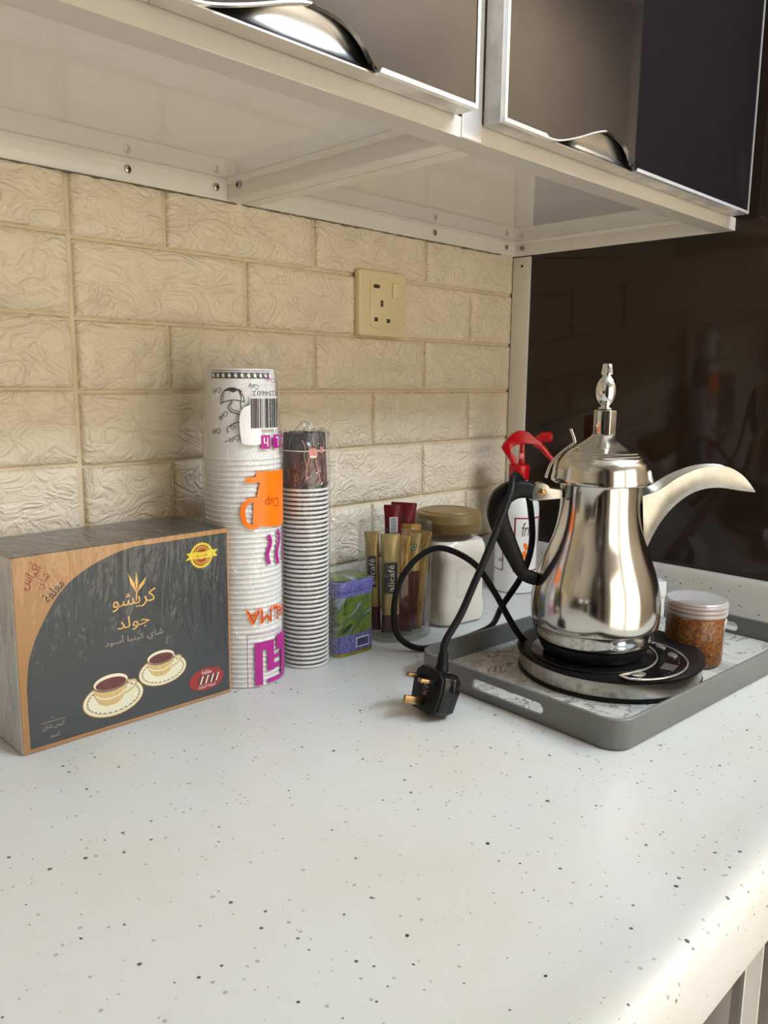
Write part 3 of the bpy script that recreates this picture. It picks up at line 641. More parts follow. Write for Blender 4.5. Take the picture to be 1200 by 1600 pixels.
# tall stack
AX, AY = -0.6060, -0.1000; NA = 46; PA = 0.2430/(NA-1); HA = 0.0930
RA0, RA1 = 0.0405, 0.0345
meA = cup_mesh(RA0, RA1, HA, ['cup_white', 'cup_white'])
for k in range(NA):
    o = bpy.data.objects.new('paper_cup', meA); link(o); o.location = (AX, AY, 0.0004+PA*k); o.rotation_euler = (0, 0, k*0.37)
    if k < NA-1: tag(o, 'white paper cup nested upside down in the tall printed sleeve', 'paper cup', 'white paper cups in the tall sleeved stack')
    else: tag(o, 'topmost white paper cup with umbrella doodle and coffee bean band, upside down', 'paper cup', 'white paper cups in the tall sleeved stack'); topA = o
topA.rotation_euler = (0, 0, 0)
TH0 = R(-124.8)
def coneA(off, flip=1):
    def fn(s, z):
        r_ = RA0-0.0012+(RA1-RA0+0.0012)*z/HA+off; a = TH0+s/RA0; return (r_*math.cos(a), r_*math.sin(a), z)
    return fn
z0 = 0.0004+PA*(NA-1)
cz = lambda z: z-z0                              # world height on the stack -> height on the top cup
decal('bean_band', [poly([(-0.040, cz(0.3265)), (0.040, cz(0.3265)), (0.040, cz(0.3325)), (-0.040, cz(0.3325))]), poly([(-0.040, cz(0.3340)), (0.040, cz(0.3340)), (0.040, cz(0.3346)), (-0.040, cz(0.3346))])], coneA(0.00035), 'print_black', topA, div=0.006)
decal('coffee_bean', [poly(ellipse(-0.036+k*0.0075, cz(0.3295), 0.0017, 0.0022, 12, 0.4)) for k in range(11)], coneA(0.0006), 'print_white', topA)
S = lambda pts: smooth2(pts, 5)
umb = [stroke(S([(-0.0245, 0.3010), (-0.0225, 0.3110), (-0.0150, 0.3165), (-0.0060, 0.3160), (0.0015, 0.3100), (0.0035, 0.3030)]), 0.0011), stroke(S([(-0.0245, 0.3010), (-0.0160, 0.3040), (-0.0070, 0.3050), (0.0035, 0.3030)]), 0.0010),
       poly([(-0.0225, 0.3125), (-0.0160, 0.3168), (-0.0090, 0.3178), (-0.0020, 0.3160), (0.0025, 0.3125), (-0.0040, 0.3142), (-0.0090, 0.3125), (-0.0150, 0.3145)]),
       stroke(S([(-0.0215, 0.3025), (-0.0210, 0.3080), (-0.0195, 0.3120)]), 0.0008), stroke(S([(-0.0025, 0.3140), (0.0000, 0.3080), (-0.0010, 0.3000), (0.0010, 0.2950)]), 0.0010),
       stroke(S([(-0.0105, 0.3040), (-0.0150, 0.2980), (-0.0110, 0.2930), (0.0000, 0.2900), (0.0010, 0.2850), (-0.0080, 0.2815), (-0.0160, 0.2770), (-0.0150, 0.2720)]), 0.0011), stroke(S([(-0.0095, 0.3030), (-0.0125, 0.2985), (-0.0090, 0.2950), (0.0015, 0.2920), (0.0030, 0.2860)]), 0.0008),
       stroke(S([(-0.0105, 0.2755), (-0.0125, 0.2785), (-0.0105, 0.2790), (-0.0095, 0.2780), (-0.0080, 0.2790), (-0.0065, 0.2775), (-0.0105, 0.2748)]), 0.0006)]
decal('umbrella_doodle', [([(x, cz(z)) for x, z in p[0]], p[1]) for p in umb], coneA(0.00035), 'print_black', topA)
for x_, z_, a_ in ((-0.0080, 0.2660, 200), (-0.0205, 0.2890, 215), (-0.0300, 0.2730, 190), (-0.0300, 0.3140, 190), (0.0150, 0.3185, 170)):
    decal('lettering', [text2d('Café', 0.0050, x_, cz(z_), R(a_), None, 2, 0.2)], coneA(0.00035), 'print_black', topA)
decal('underline', [stroke([(-0.0150, cz(0.2640)), (-0.0195, cz(0.2628))], 0.0007)], coneA(0.00035), 'print_black', topA)
# printed clear sleeve round the tall stack
RS = RA0+0.0012
sl = thing('plastic_sleeve', 'clear printed plastic sleeve with barcode around the tall cup stack', 'wrapper', (AX, AY, 0))
def sleeve_mesh(R0, ztop_cup, crest, seed, axis_dir, r_top):
    g = G(); seg = 64; zs = [0.0005, ztop_cup*0.25, ztop_cup*0.5, ztop_cup*0.73, ztop_cup*0.8, ztop_cup*0.9, ztop_cup, ztop_cup+0.004, ztop_cup+crest*0.4, ztop_cup+crest*0.7, ztop_cup+crest]
    vs_ = []
    for j, z in enumerate(zs):
        for k in range(seg):
            a = 2*math.pi*k/seg; c_, s_ = math.cos(a), math.sin(a)
            n_ = noise.noise(Vector((c_*2.2+seed, s_*2.2, z*30)))
            up = max(0.0, (z-ztop_cup)/crest); tb_ = max(0.0, min(1.0, (z-ztop_cup*0.73)/(ztop_cup*0.27)))
            rr = R0+(0.0003 if z < ztop_cup*0.7 else 0.0012*n_) - (R0-r_top)*0.25*tb_
            x, y = rr*c_, rr*s_
            # above the cups the bag folds flat into a fan
            d = Vector((math.cos(axis_dir), math.sin(axis_dir))); q = Vector((x, y)); al = q.dot(d); pe = q-d*al
            q = d*al*(1+0.05*up) + pe*(1-0.92*up**0.6) + Vector((n_, noise.noise(Vector((seed, a*2, z*50)))))*0.006*up
            zz = z+up*(0.030*noise.noise(Vector((q.x*70+seed, q.y*70, 5.0)))-0.010*abs(al/R0)) ; vs_.append((q.x, q.y, zz))
    n = len(zs); g.add(vs_, [(i*seg+k, i*seg+(k+1) % seg, (i+1)*seg+(k+1) % seg, (i+1)*seg+k) for i in range(n-1) for k in range(seg)])
    return g
fo_ = sleeve_mesh(RS, 0.3365, 0.022, 3.3, TH0+R(90), RA1).build('film', ['film_sleeve', 'film_crumple'], sl, smooth=30)
for p in fo_.data.polygons:
    if p.center.z > 0.3375: p.material_index = 1
def cylA(off):
    def fn(s, z):
        r_ = RS+0.0009+off; a = TH0+s/RS; return (r_*math.cos(a), r_*math.sin(a), z)
    return fn
D = lambda deg: R(deg+124.8)*RS                   # bearing in degrees -> length round the sleeve
og = [poly([(D(-121), 0.2215), (D(-121), 0.2265), (D(-107), 0.2275), (D(-106), 0.2330), (D(-20), 0.2310), (D(-20), 0.1745), (D(-62), 0.1725), (D(-104), 0.1760), (D(-112), 0.1790), (D(-111), 0.1985), (D(-106), 0.2060), (D(-101), 0.2215)]),
      stroke([(D(-104), 0.2035), (D(-116), 0.2035), (D(-124), 0.1985), (D(-126), 0.1900), (D(-123), 0.1800), (D(-115), 0.1755), (D(-104), 0.1760)], 0.0052)]
decal('cup_logo', og, cylA(0), 'print_orange', sl, div=0.006)
decal('lettering', [text2d('Cup', 0.0130, D(-79), 0.2005, R(180), 0.021, 2)], cylA(0.0003), 'print_orange_dark', sl, div=0.008)
decal('steam_lines', [stroke(S([(D(-88), 0.1655), (D(-84), 0.1570), (D(-90), 0.1450), (D(-87), 0.1340)]), 0.0042), stroke(S([(D(-68), 0.1690), (D(-64), 0.1590), (D(-71), 0.1440), (D(-67), 0.1320)]), 0.0048), stroke(S([(D(-45), 0.1690), (D(-41), 0.1590), (D(-48), 0.1440), (D(-44), 0.1320)]), 0.0048)], cylA(0), 'print_magenta', sl, div=0.006)
decal('lettering', [text2d('ALMA', 0.0175, D(-86), 0.0790, R(180), 0.056, 2)], cylA(0), 'print_orange', sl, div=0.006)
decal('lettering', [text2d('ALMA', 0.0135, D(-86), 0.0790, R(180), 0.0525, 2)], cylA(0.0002), 'print_orange_dark', sl, div=0.006)
def fr_(a, b, za, zb, w): return [poly([(D(a), za), (D(a)+w, za), (D(a)+w, zb), (D(a), zb)]), poly([(D(b)-w, za), (D(b), za), (D(b), zb), (D(b)-w, zb)]), poly([(D(a), zb-w), (D(b), zb-w), (D(b), zb), (D(a), zb)])]
P4 = lambda a, b, za, zb: poly([(D(a), za), (D(b), za), (D(b), zb), (D(a), zb)])
decal('block_lettering', fr_(-123, -30, 0.0020, 0.0600, 0.0006)+[P4(-112, -100, 0.003, 0.0505), P4(-100, -80, 0.0415, 0.0505), P4(-92, -80, 0.0170, 0.0415), P4(-80, -66, 0.0180, 0.0235), P4(-80, -66, 0.0290, 0.0335), P4(-74, -62, 0.0375, 0.0545), P4(-92, -64, 0.0035, 0.0085), P4(-62, -40, 0.0035, 0.0545)], cylA(0), 'print_magenta', sl, div=0.006)
# white barcode field, bars, digits, two magenta letter tiles
decal('label_field', [poly([(D(-113), 0.2755), (D(-66), 0.2755), (D(-66), 0.3080), (D(-113), 0.3080)]), poly(smooth2([(D(-113), 0.3005), (D(-124), 0.2960), (D(-128), 0.2850), (D(-126), 0.2660), (D(-122), 0.2610), (D(-98), 0.2610), (D(-98), 0.2755), (D(-113), 0.2755)], 4))], cylA(-0.0004), 'print_white', sl, div=0.006)
random.seed(12); bars = []; x = D(-112)
while x < D(-68):
    w = random.choice((0.0004, 0.0006, 0.0010, 0.0014)); bars.append(poly([(x, 0.2770), (x+w, 0.2770), (x+w, 0.3070), (x, 0.3070)])); x += w+random.choice((0.0005, 0.0007, 0.0011))
decal('barcode', bars, cylA(0.0001), 'print_black', sl)
decal('lettering', [text2d('1234602', 0.0050, D(-89), 0.3120, R(180), 0.030, 2)], cylA(0), 'print_black', sl)
decal('letter_tile', [P4(-98, -83, 0.2555, 0.2695), P4(-76, -60, 0.2555, 0.2695), P4(-52, -38, 0.2555, 0.2695)], cylA(0), 'print_magenta', sl, div=0.006)
decal('lettering', [text2d('h', 0.0095, D(-90.5), 0.2625, R(180), 0.0055, 2), text2d('L', 0.0095, D(-68), 0.2625, R(180), 0.0050, 2), text2d('o', 0.0070, D(-45), 0.2625, R(180), None, 2)], cylA(0.0003), 'print_white', sl)
decal('lettering', [text2d('Cup', 0.0060, D(-80), 0.3255, R(180), 0.014, 2)], cylA(0), 'print_magenta', sl)

# short stack: dark printed cups with white rims
BX, BY = -0.5285, -0.1090; NB = 42; PB = 0.2085/(NB-1); HB = 0.0590; RB0, RB1 = 0.0275, 0.0232
meB = cup_mesh(RB0, RB1, HB, ['cup_dark', 'cup_white'])
for k in range(NB):
    if k < NB-1:
        o = bpy.data.objects.new('paper_cup', meB); link(o); tag(o, 'small dark paper cup with white rim nested in the short stack', 'paper cup', 'small dark paper cups in the short stack')
    else:
        o = bpy.data.objects.new('paper_cup', cup_mesh(RB0, RB1, HB, ['cup_brown', 'cup_dark'])); link(o); tag(o, 'topmost small brown paper cup with coffee cup picture, upside down', 'paper cup', 'small dark paper cups in the short stack'); topB = o
    o.location = (BX, BY, 0.0004+PB*k)
TB0 = math.atan2(-0.8097-BY, -1.10-BX)
def coneB(off):
    def fn(s, z):
        r_ = RB0-0.0012+(RB1-RB0+0.0012)*z/HB+off; a = TB0+s/RB0; return (r_*math.cos(a), r_*math.sin(a), z)
    return fn
decal('dark_band', [poly([(-0.08, 0.0400), (0.08, 0.0400), (0.08, 0.0588), (-0.08, 0.0588)])], coneB(0.0003), 'cup_dark', topB, div=0.006)
decal('white_line', [poly([(-0.08, 0.0392), (0.08, 0.0392), (0.08, 0.0402), (-0.08, 0.0402)])], coneB(0.0005), 'print_white', topB, div=0.006)
decal('coffee_picture', [poly([(0.006, 0.0335), (0.016, 0.0335), (0.018, 0.0400), (0.014, 0.0430), (0.008, 0.0430), (0.0045, 0.0400)]), poly([(0.021, 0.0375), (0.026, 0.0370), (0.028, 0.0430), (0.022, 0.0450)]), stroke(S([(0.006, 0.032), (0.002, 0.018), (0.004, 0.008)]), 0.0014), stroke(S([(0.014, 0.032), (0.017, 0.018), (0.020, 0.006)]), 0.0014)], coneB(0.0006), 'print_pink', topB, div=0.006)
decal('steam_picture', [stroke(S([(-0.003, 0.052), (0.001, 0.044), (0.000, 0.034), (0.003, 0.020), (0.001, 0.006)]), 0.0012), stroke(S([(0.008, 0.044), (0.005, 0.049), (0.003, 0.050)]), 0.0008), stroke(S([(0.014, 0.044), (0.018, 0.048), (0.021, 0.048)]), 0.0008), stroke(S([(0.012, 0.045), (0.012, 0.050), (0.010, 0.053)]), 0.0008), stroke(ellipse(-0.0095, 0.0105, 0.0022, 0.0030), 0.0006, True)], coneB(0.0007), 'print_grey', topB)
decal('steam_picture', [poly(ellipse(0.011, 0.0335, 0.005, 0.0013, 16))], coneB(0.0008), 'print_cream', topB)
sl2 = thing('plastic_sleeve', 'plain clear plastic sleeve around the short dark cup stack', 'wrapper', (BX, BY, 0))
sleeve_mesh(RB0+0.0016, 0.2690, 0.006, 9.1, TB0+R(90), RB1).build('film', 'film_sleeve', sl2, smooth=70)
# the loose seam of film that stands off to the right of the stack
g = G(); d = Vector((math.cos(TB0+R(90)), math.sin(TB0+R(90)), 0)); vs_ = []
for j in range(16):
    z = 0.002+0.268*j/15
    for i in range(4): vs_.append(d*(RB0+0.0015+0.0028*i)+Vector((math.cos(TB0), math.sin(TB0), 0))*(0.0016*noise.noise(Vector((z*40, i*0.7, 2))))+Vector((0, 0, z)))
g.add(vs_, [(j*4+i, j*4+i+1, (j+1)*4+i+1, (j+1)*4+i) for j in range(15) for i in range(3)]).build('film_seam', 'film_sleeve', sl2, smooth=70)

# ------------------------------------------------------------------ tea tin
tn = thing('tea_tin', 'small rounded blue tin printed with green hills beside the cup stack', 'tin', (-0.4665, -0.1070, 0), R(-2))
def rprism(g, x, y, r, z0, z1, mi=0, seg=6): return g.prism(rrect(-x, x, -y, y, r, seg), lambda u, v, w: (u, v, w), z0, z1, mi)
hx, hy = 0.0295, 0.0250
g = G(); pl = rrect(-hx, hx, -hy, hy, 0.010, 6); zz = [0.0042, 0.0255, 0.0725, 0.0775]; n = len(pl); vs_ = [(x, y, z) for z in zz for x, y in pl]
for k in range(3): g.add(vs_[k*n:(k+2)*n], [(i, (i+1) % n, n+(i+1) % n, n+i) for i in range(n)], (0, 1, 0)[k])
g.build('body', ['tin_blue', 'tin_hills'], tn, smooth=40)
rprism(G(), hx+0.0008, hy+0.0008, 0.0108, 0.0, 0.0042).build('foot_rim', 'tin_gold', tn, bevel=0.0008, smooth=40)
l_ = rprism(G(), hx+0.0008, hy+0.0008, 0.0108, 0.0777, 0.0910).build('lid', 'tin_blue', tn, bevel=0.0012, smooth=40)
rprism(G(), hx-0.003, hy-0.003, 0.0080, 0.0911, 0.0921).build('lid_picture', 'tin_hills', l_, bevel=0.0004, smooth=40)
TF = lambda k: (lambda x, z: (x, -hy-0.0001-0.00015*k, z))
bc = decal('barcode_field', [poly([(-0.0015, 0.0085), (0.0190, 0.0085), (0.0190, 0.0205), (-0.0015, 0.0205)])], TF(1), 'print_white', tn)
decal('barcode_field', [poly([(-0.0007, 0.0093), (0.0182, 0.0093), (0.0182, 0.0197), (-0.0007, 0.0197)])], TF(2), 'tin_blue', bc)
bars = []; x = 0.0012
while x < 0.0165:
    w = random.choice((0.0004, 0.0007, 0.0011)); bars.append(poly([(x, 0.0105), (x+w, 0.0105), (x+w, 0.0185), (x, 0.0185)])); x += w+random.choice((0.0005, 0.0009))
decal('barcode', bars, TF(3), 'print_black', bc)

# ------------------------------------------------------------------ glass tumbler full of stick packs
GX, GY = -0.3735, -0.1030; GR = 0.0480; GH = 0.1470
gt = thing('glass_tumbler', 'clear straight-sided glass tumbler holding coffee sticks', 'glass', (GX, GY, 0))
G().lathe([(GR-0.004, 0.0002), (GR-0.0008, 0.002), (GR, 0.006), (GR, GH-0.0012), (GR-0.0012, GH), (GR-0.0024, GH-0.0010), (GR-0.0026, 0.012), (GR-0.005, 0.0085), (0.001, 0.008)], 64, cap0=True, cap1=True).build('glass_wall', 'thin_glass', gt, smooth=45)
def stick(label, x, y, ang, lean, lean_dir, w, h, mats, split, facing, extra=None, z=0.0095, t=0.0048):
    """a flat foil stick pack with crimped ends; split = height where the second colour starts"""
    o = thing('coffee_stick', label, 'stick pack', (GX+x, GY+y, z), 0, 'coffee stick packs in the glass')
    o.rotation_euler = (Matrix.Rotation(R(lean), 4, Vector((-math.sin(R(lean_dir)), math.cos(R(lean_dir)), 0))) @ Matrix.Rotation(R(ang), 4, 'Z')).to_euler()
    g = G(); nz = 16; nu = 12; vs_ = []
    for j in range(nz+1):
        v = j/nz; zz_ = v*h; full = min(1.0, min(v, 1-v)/0.14); full = full**0.6
        for k in range(nu):
            a = 2*math.pi*k/nu; c_, s_ = math.cos(a), math.sin(a)
            px_ = w/2*math.copysign(abs(c_)**0.8, c_)*(1.0-0.10*full); py_ = (0.0004+t*full)*s_*(1+0.18*noise.noise(Vector((zz_*60, a, x*90))))
            zw = zz_ + (0.0008*(k % 2) if j in (0, nz) else 0)
            vs_.append((px_, py_, zw))
    for j in range(nz): g.add([], []); 
    fs0 = []; 
    o0 = len(g.v); g.v += vs_
    for j in range(nz):
        for k in range(nu):
            g.f.append((o0+j*nu+k, o0+j*nu+(k+1) % nu, o0+(j+1)*nu+(k+1) % nu, o0+(j+1)*nu+k)); g.mi.append(1 if (j+0.5)/nz*h > split else 0)
    g.f += [tuple(range(o0+nu-1, o0-1, -1)), tuple(o0+nz*nu+k for k in range(nu))]; g.mi += [0, 1]
    g.build('foil', mats, o, smooth=60)
    for nm, shapes, m_, k in (extra or []):
        decal(nm, shapes, (lambda k_: lambda u, v: (u, -t-0.0010-0.0002*k_, v))(k), m_, o)
    return o
CAM = -45.0   # sticks turned to face down the room
def black_label(zc, w): return [('label_block', [poly([(-w/2, zc-0.020), (w/2, zc-0.020), (w/2, zc+0.020), (-w/2, zc+0.020)])], 'print_black', 1), ('lettering', [text2d('alicafé', 0.0075, 0.0005, zc, R(90), 0.034, 2)], 'print_cream', 2)]
def logo(zc): return [('round_logo', [poly(ellipse(0, zc, 0.0040, 0.0040, 20))], 'leaf_green', 1), ('logo_star', [stroke(ellipse(0, zc, 0.0024, 0.0024, 12), 0.0008, True)], 'print_cream', 2)]
def white_bar(zc): 
    s_ = [poly([(-0.005, zc-0.010), (0.005, zc-0.010), (0.005, zc+0.010), (-0.005, zc+0.010)])]; b_ = [poly([(-0.004, zc-0.009+k*0.0021), (0.004, zc-0.009+k*0.0021), (0.004, zc-0.009+k*0.0021+0.0011), (-0.004, zc-0.009+k*0.0021+0.0011)]) for k in range(9)]
    return [('barcode_field', s_, 'print_white', 1), ('barcode', b_, 'print_black', 2)]
stick('gold coffee stick with black name block against the left glass side', -0.034, 0.004, -52, 1.5, 135, 0.020, 0.128, ['brown_foil', 'gold_foil_pale'], 0.028, 0, black_label(0.078, 0.011))
stick('gold coffee stick with large black name block next to the tin', -0.0250, -0.0185, -40, 1.0, 135, 0.025, 0.127, ['brown_foil', 'gold_foil_pale'], 0.026, 0, black_label(0.072, 0.0165))
stick('plain gold coffee stick with brown lower half in the middle', -0.0100, -0.0270, -52, 1.0, 135, 0.021, 0.124, ['brown_foil', 'gold_foil'], 0.078, 0)
stick('gold and brown coffee stick with round green mark, narrower one', 0.0010, -0.0265, -48, 2.0, -45, 0.019, 0.126, ['brown_foil', 'gold_foil_pale'], 0.078, 0, logo(0.110))
stick('bright gold coffee stick with small print, leaning to the jar', 0.0100, -0.0290, -62, 5.0, -40, 0.016, 0.128, ['gold_foil', 'gold_foil'], 0.0, 0)
stick('gold and maroon coffee stick with round green mark, wider one', 0.0190, -0.0235, -38, 0.8, -45, 0.022, 0.126, ['brown_foil', 'gold_foil'], 0.074, 0, logo(0.112))
stick('dark red coffee stick with barcode, tip above the glass', -0.0080, -0.0060, -40, 3.0, -150, 0.024, 0.162, ['red_foil', 'red_foil'], 0.0, 0, white_bar(0.138))
stick('dark red coffee stick with crimped end above the glass', 0.0120, 0.0060, -46, 2.5, -30, 0.034, 0.160, ['red_foil', 'red_foil'], 0.0, 0, [('dark_emblem', [poly(ellipse(-0.004, 0.140, 0.0055, 0.0075, 18))], 'print_black', 1)])
stick('gold coffee stick behind the green marked ones', 0.0130, -0.0110, -42, 1.0, -30, 0.028, 0.134, ['brown_foil', 'gold_foil'], 0.060, 0)
stick('dark red coffee stick low on the jar side of the glass', 0.0300, -0.0110, -55, 3.0, 20, 0.022, 0.112, ['red_foil', 'brown_foil'], 0.080, 0, white_bar(0.022))

# ------------------------------------------------------------------ creamer jar
JX, JY = -0.2745, -0.1065
cj = thing('creamer_jar', 'square clear plastic jar of cream powder with olive brown screw lid', 'jar', (JX, JY, 0), R(-8))
def sq_loft(levels, seg=8):
    g = G(); n = None; vs_ = []
    for h_, r_, z in levels:
        pl = rrect(-h_, h_, -h_, h_, min(r_, h_*0.999), seg); n = len(pl); vs_ += [(x, y, z) for x, y in pl]
    k = len(levels); fs_ = [(i*n+j, i*n+(j+1) % n, (i+1)*n+(j+1) % n, (i+1)*n+j) for i in range(k-1) for j in range(n)]
    fs_ += [tuple(range(n-1, -1, -1)), tuple((k-1)*n+j for j in range(n))]
    return g.add(vs_, fs_)
lev = [(0.0370, 0.015, 0.0003), (0.0415, 0.017, 0.0040), (0.0425, 0.017, 0.0120), (0.0425, 0.017, 0.0240), (0.0405, 0.016, 0.0290), (0.0405, 0.016, 0.0780), (0.0425, 0.017, 0.0830), (0.0425, 0.018, 0.0960), (0.0410, 0.022, 0.1030), (0.0375, 0.030, 0.1080), (0.0400, 0.0399, 0.1110), (0.0400, 0.0399, 0.1180)]
lev = [(a, b, z*1.10) for a, b, z in lev]
sq_loft(lev).build('jar_wall', 'clear_plastic', cj, smooth=40)
sq_loft([(a-0.0012, max(0.005, b-0.0012), z+(0.0012 if i == 0 else 0)) for i, (a, b, z) in enumerate(lev[:-3])]+[(0.0385, 0.024, 0.1150)]).build('cream_powder', 'powder', cj, smooth=40)
for nx_, ny_ in ((0, -1), (-1, 0)):
    fr = G(); rr_ = rrect(-0.018, 0.018, 0.040, 0.081, 0.006, 5); ri_ = rrect(-0.0155, 0.0155, 0.0425, 0.0785, 0.005, 5); n = len(rr_)
    tr = (lambda u, w, v: (u, -w, v)) if ny_ else (lambda u, w, v: (-w, -u, v))
    fr.add([tr(u, 0.0407, v) for u, v in rr_]+[tr(u, 0.0417, v) for u, v in ri_], [(i, (i+1) % n, n+(i+1) % n, n+i) for i in range(n)])
    fr.build('moulded_panel', 'clear_plastic', cj, smooth=50)
lid = G().lathe([(0.0454, 0.126), (0.0461, 0.127), (0.0461, 0.137), (0.0468, 0.1385), (0.0468, 0.1405), (0.0454, 0.1435), (0.0457, 0.146), (0.0442, 0.15), (0.0403, 0.152), (0.0375, 0.152), (0.0364, 0.1535), (0.0252, 0.1543), (0.0241, 0.1535), (0.001, 0.1535)], 56, cap1=True).build('lid', 'lid_olive', cj, smooth=35)

# ------------------------------------------------------------------ spray bottle
SX, SY = -0.0760, -0.0800
sb = thing('spray_bottle', 'white spray bottle with red trigger head and red framed label in the corner', 'spray bottle', (SX, SY, 0), R(-45))
BR = 0.0335
G().lathe([(0.029, 0.0003), (0.0325, 0.002), (BR, 0.006), (BR, 0.130), (0.0325, 0.140), (0.029, 0.150), (0.0225, 0.1585), (0.0165, 0.163), (0.0142, 0.165), (0.0142, 0.1785)], 48, cap0=True, cap1=True).build('bottle', 'bottle_white', sb, smooth=50)
G().lathe([(0.0150, 0.1760), (0.0158, 0.1772), (0.0158, 0.1985), (0.0140, 0.2000), (0.001, 0.2000)], 36, cap1=True).build('collar', 'red_plastic', sb, smooth=40)
hd = G(); xz = lambda u, v, w: (u, w, v)     # local x runs towards the trigger side
hull = smooth2([(-0.0290, 0.2250), (-0.0180, 0.2420), (-0.0040, 0.2510), (0.0100, 0.2500), (0.0220, 0.2410), (0.0330, 0.2330)], 5)
low = smooth2([(0.0330, 0.2270), (0.0230, 0.2300), (0.0120, 0.2320), (-0.0020, 0.2310), (-0.0120, 0.2270), (-0.0150, 0.2200), (-0.0060, 0.2100), (-0.0060, 0.1995), (-0.0125, 0.1995), (-0.0150, 0.2050), (-0.0230, 0.2160)], 4)
hd.prism(hull+low, xz, -0.0075, 0.0075).build('sprayer_head', 'red_plastic', sb, bevel=0.002, smooth=45)
G().prism([(-0.0015, 0.1995), (0.0075, 0.1995), (0.0060, 0.2320), (0.0000, 0.2320)], xz, -0.0055, 0.0055).build('pump_stem', 'red_plastic', sb, bevel=0.001)
G().lathe([(0.0046, 0), (0.0046, 0.0018), (0.0034, 0.0026), (0.0002, 0.0026)], 20).build('pivot_pin', 'print_pink', sb, loc=(0.0008, -0.0074, 0.2130), rot=(R(90), 0, 0))
tg = smooth_path([(0.0240, 0, 0.2320), (0.0350, 0, 0.2250), (0.0450, 0, 0.2130), (0.0560, 0, 0.2040), (0.0680, 0, 0.1985)], 5)
G().tube(tg, [1.0-0.35*i/(len(tg)-1) for i in range(len(tg))], 14, flat=(0.0052, 0.0075, (0, 1, 0))).build('trigger', 'red_plastic', sb, smooth=60)
G().tube([(0.0270, 0, 0.2370), (0.0330, 0, 0.2410), (0.0345, 0, 0.2415), (0.0480, 0, 0.2425)], [0.0068, 0.0072, 0.0085, 0.0082], 20).build('nozzle', 'red_plastic', sb, smooth=50)
LB = -90.0
def cylS(off):
    def fn(s, z): a = R(LB)+s/BR; r_ = BR+0.0003+off; return (r_*math.cos(a), r_*math.sin(a), z)
    return fn
def ringrect(a, b, za, zb, w): return [poly([(a, za), (b, za), (b, za+w), (a, za+w)]), poly([(a, zb-w), (b, zb-w), (b, zb), (a, zb)]), poly([(a, za), (a+w, za), (a+w, zb), (a, zb)]), poly([(b-w, za), (b, za), (b, zb), (b-w, zb)])]
lb = decal('label', [poly([(-0.0125, 0.030), (0.040, 0.030), (0.040, 0.128), (-0.0125, 0.128)])], cylS(0), 'print_white', sb, div=0.006)
decal('label_frame', ringrect(-0.0095, 0.037, 0.036, 0.121, 0.0022)+ringrect(-0.056, -0.0260, 0.036, 0.110, 0.0014), cylS(0.0003), 'label_red', lb, div=0.006)
decal('lettering', [text2d('fri', 0.0210, 0.0085, 0.1030, 0, 0.013, 3, 0.25)], cylS(0.0004), 'print_black', lb)
decal('lettering', [text2d('m', 0.005, -0.031, 0.052, 0, None, 2)], cylS(0.0004), 'label_red', lb)
decal('label_picture', [poly(ellipse(0.0090, 0.0760, 0.0032, 0.0062, 14, 0.3)), poly(ellipse(0.0060, 0.0640, 0.0028, 0.0060, 14, -0.4)), poly(ellipse(0.0105, 0.0600, 0.0034, 0.0050, 14, 0.5)), stroke(S([(0.009, 0.074), (0.0095, 0.062), (0.008, 0.052)]), 0.0012)], cylS(0.0004), 'print_orange', lb)

# ------------------------------------------------------------------ tray
TRZ = R(-3.2); TL, TW, THT, TWALL = 0.412, 0.260, 0.0305, 0.0040
tN = Vector((-0.4815, -0.4880)); tu = Vector((math.cos(TRZ), math.sin(TRZ))); tv = Vector((-math.sin(TRZ), math.cos(TRZ)))
tc0 = tN+tu*TL/2+tv*TW/2
tr = thing('serving_tray', 'grey rectangular serving tray with slotted handle under the coffee pot', 'tray', (tc0.x, tc0.y, 0), TRZ)
g = G(); po = rrect(-TL/2, TL/2, -TW/2, TW/2, 0.022, 8); pi_ = rrect(-TL/2+TWALL, TL/2-TWALL, -TW/2+TWALL, TW/2-TWALL, 0.019, 8); n = len(po)
pb = rrect(-TL/2+0.002, TL/2-0.002, -TW/2+0.002, TW/2-0.002, 0.021, 8)
lv = [(pb, 0.0002), (po, 0.003), (po, THT-0.0010), (rrect(-TL/2+0.001, TL/2-0.001, -TW/2+0.001, TW/2-0.001, 0.0215, 8), THT), (rrect(-TL/2+0.003, TL/2-0.003, -TW/2+0.003, TW/2-0.003, 0.0195, 8), THT), (pi_, THT-0.0010), (pi_, 0.0050)]
vs_ = [(x, y, z) for pl, z in lv for x, y in pl]
g.add(vs_, [(i*n+j, i*n+(j+1) % n, (i+1)*n+(j+1) % n, (i+1)*n+j) for i in range(len(lv)-1) for j in range(n)]+[tuple(range(n-1, -1, -1)), tuple((len(lv)-1)*n+j for j in range(n))])
wall_o = g.build('tray_body', 'tray_grey', tr, smooth=40)
cut = G().prism(rrect(-0.046, 0.046, 0.0095, 0.0215, 0.0059, 6), lambda u, v, w: (w, u, v), -0.25, 0.25).build('cutter', 'tray_grey', tr, smooth=0)
md = wall_o.modifiers.new('slot', 'BOOLEAN'); md.operation = 'DIFFERENCE'; md.object = cut; md.solver = 'EXACT'
bpy.context.view_layer.update(); dg = bpy.context.evaluated_depsgraph_get(); nm = bpy.data.meshes.new_from_object(wall_o.evaluated_get(dg))
wall_o.modifiers.clear(); wall_o.data = nm; bpy.data.objects.remove(cut)
for p in nm.polygons: p.use_smooth = True
nm.set_sharp_from_angle(angle=R(40))
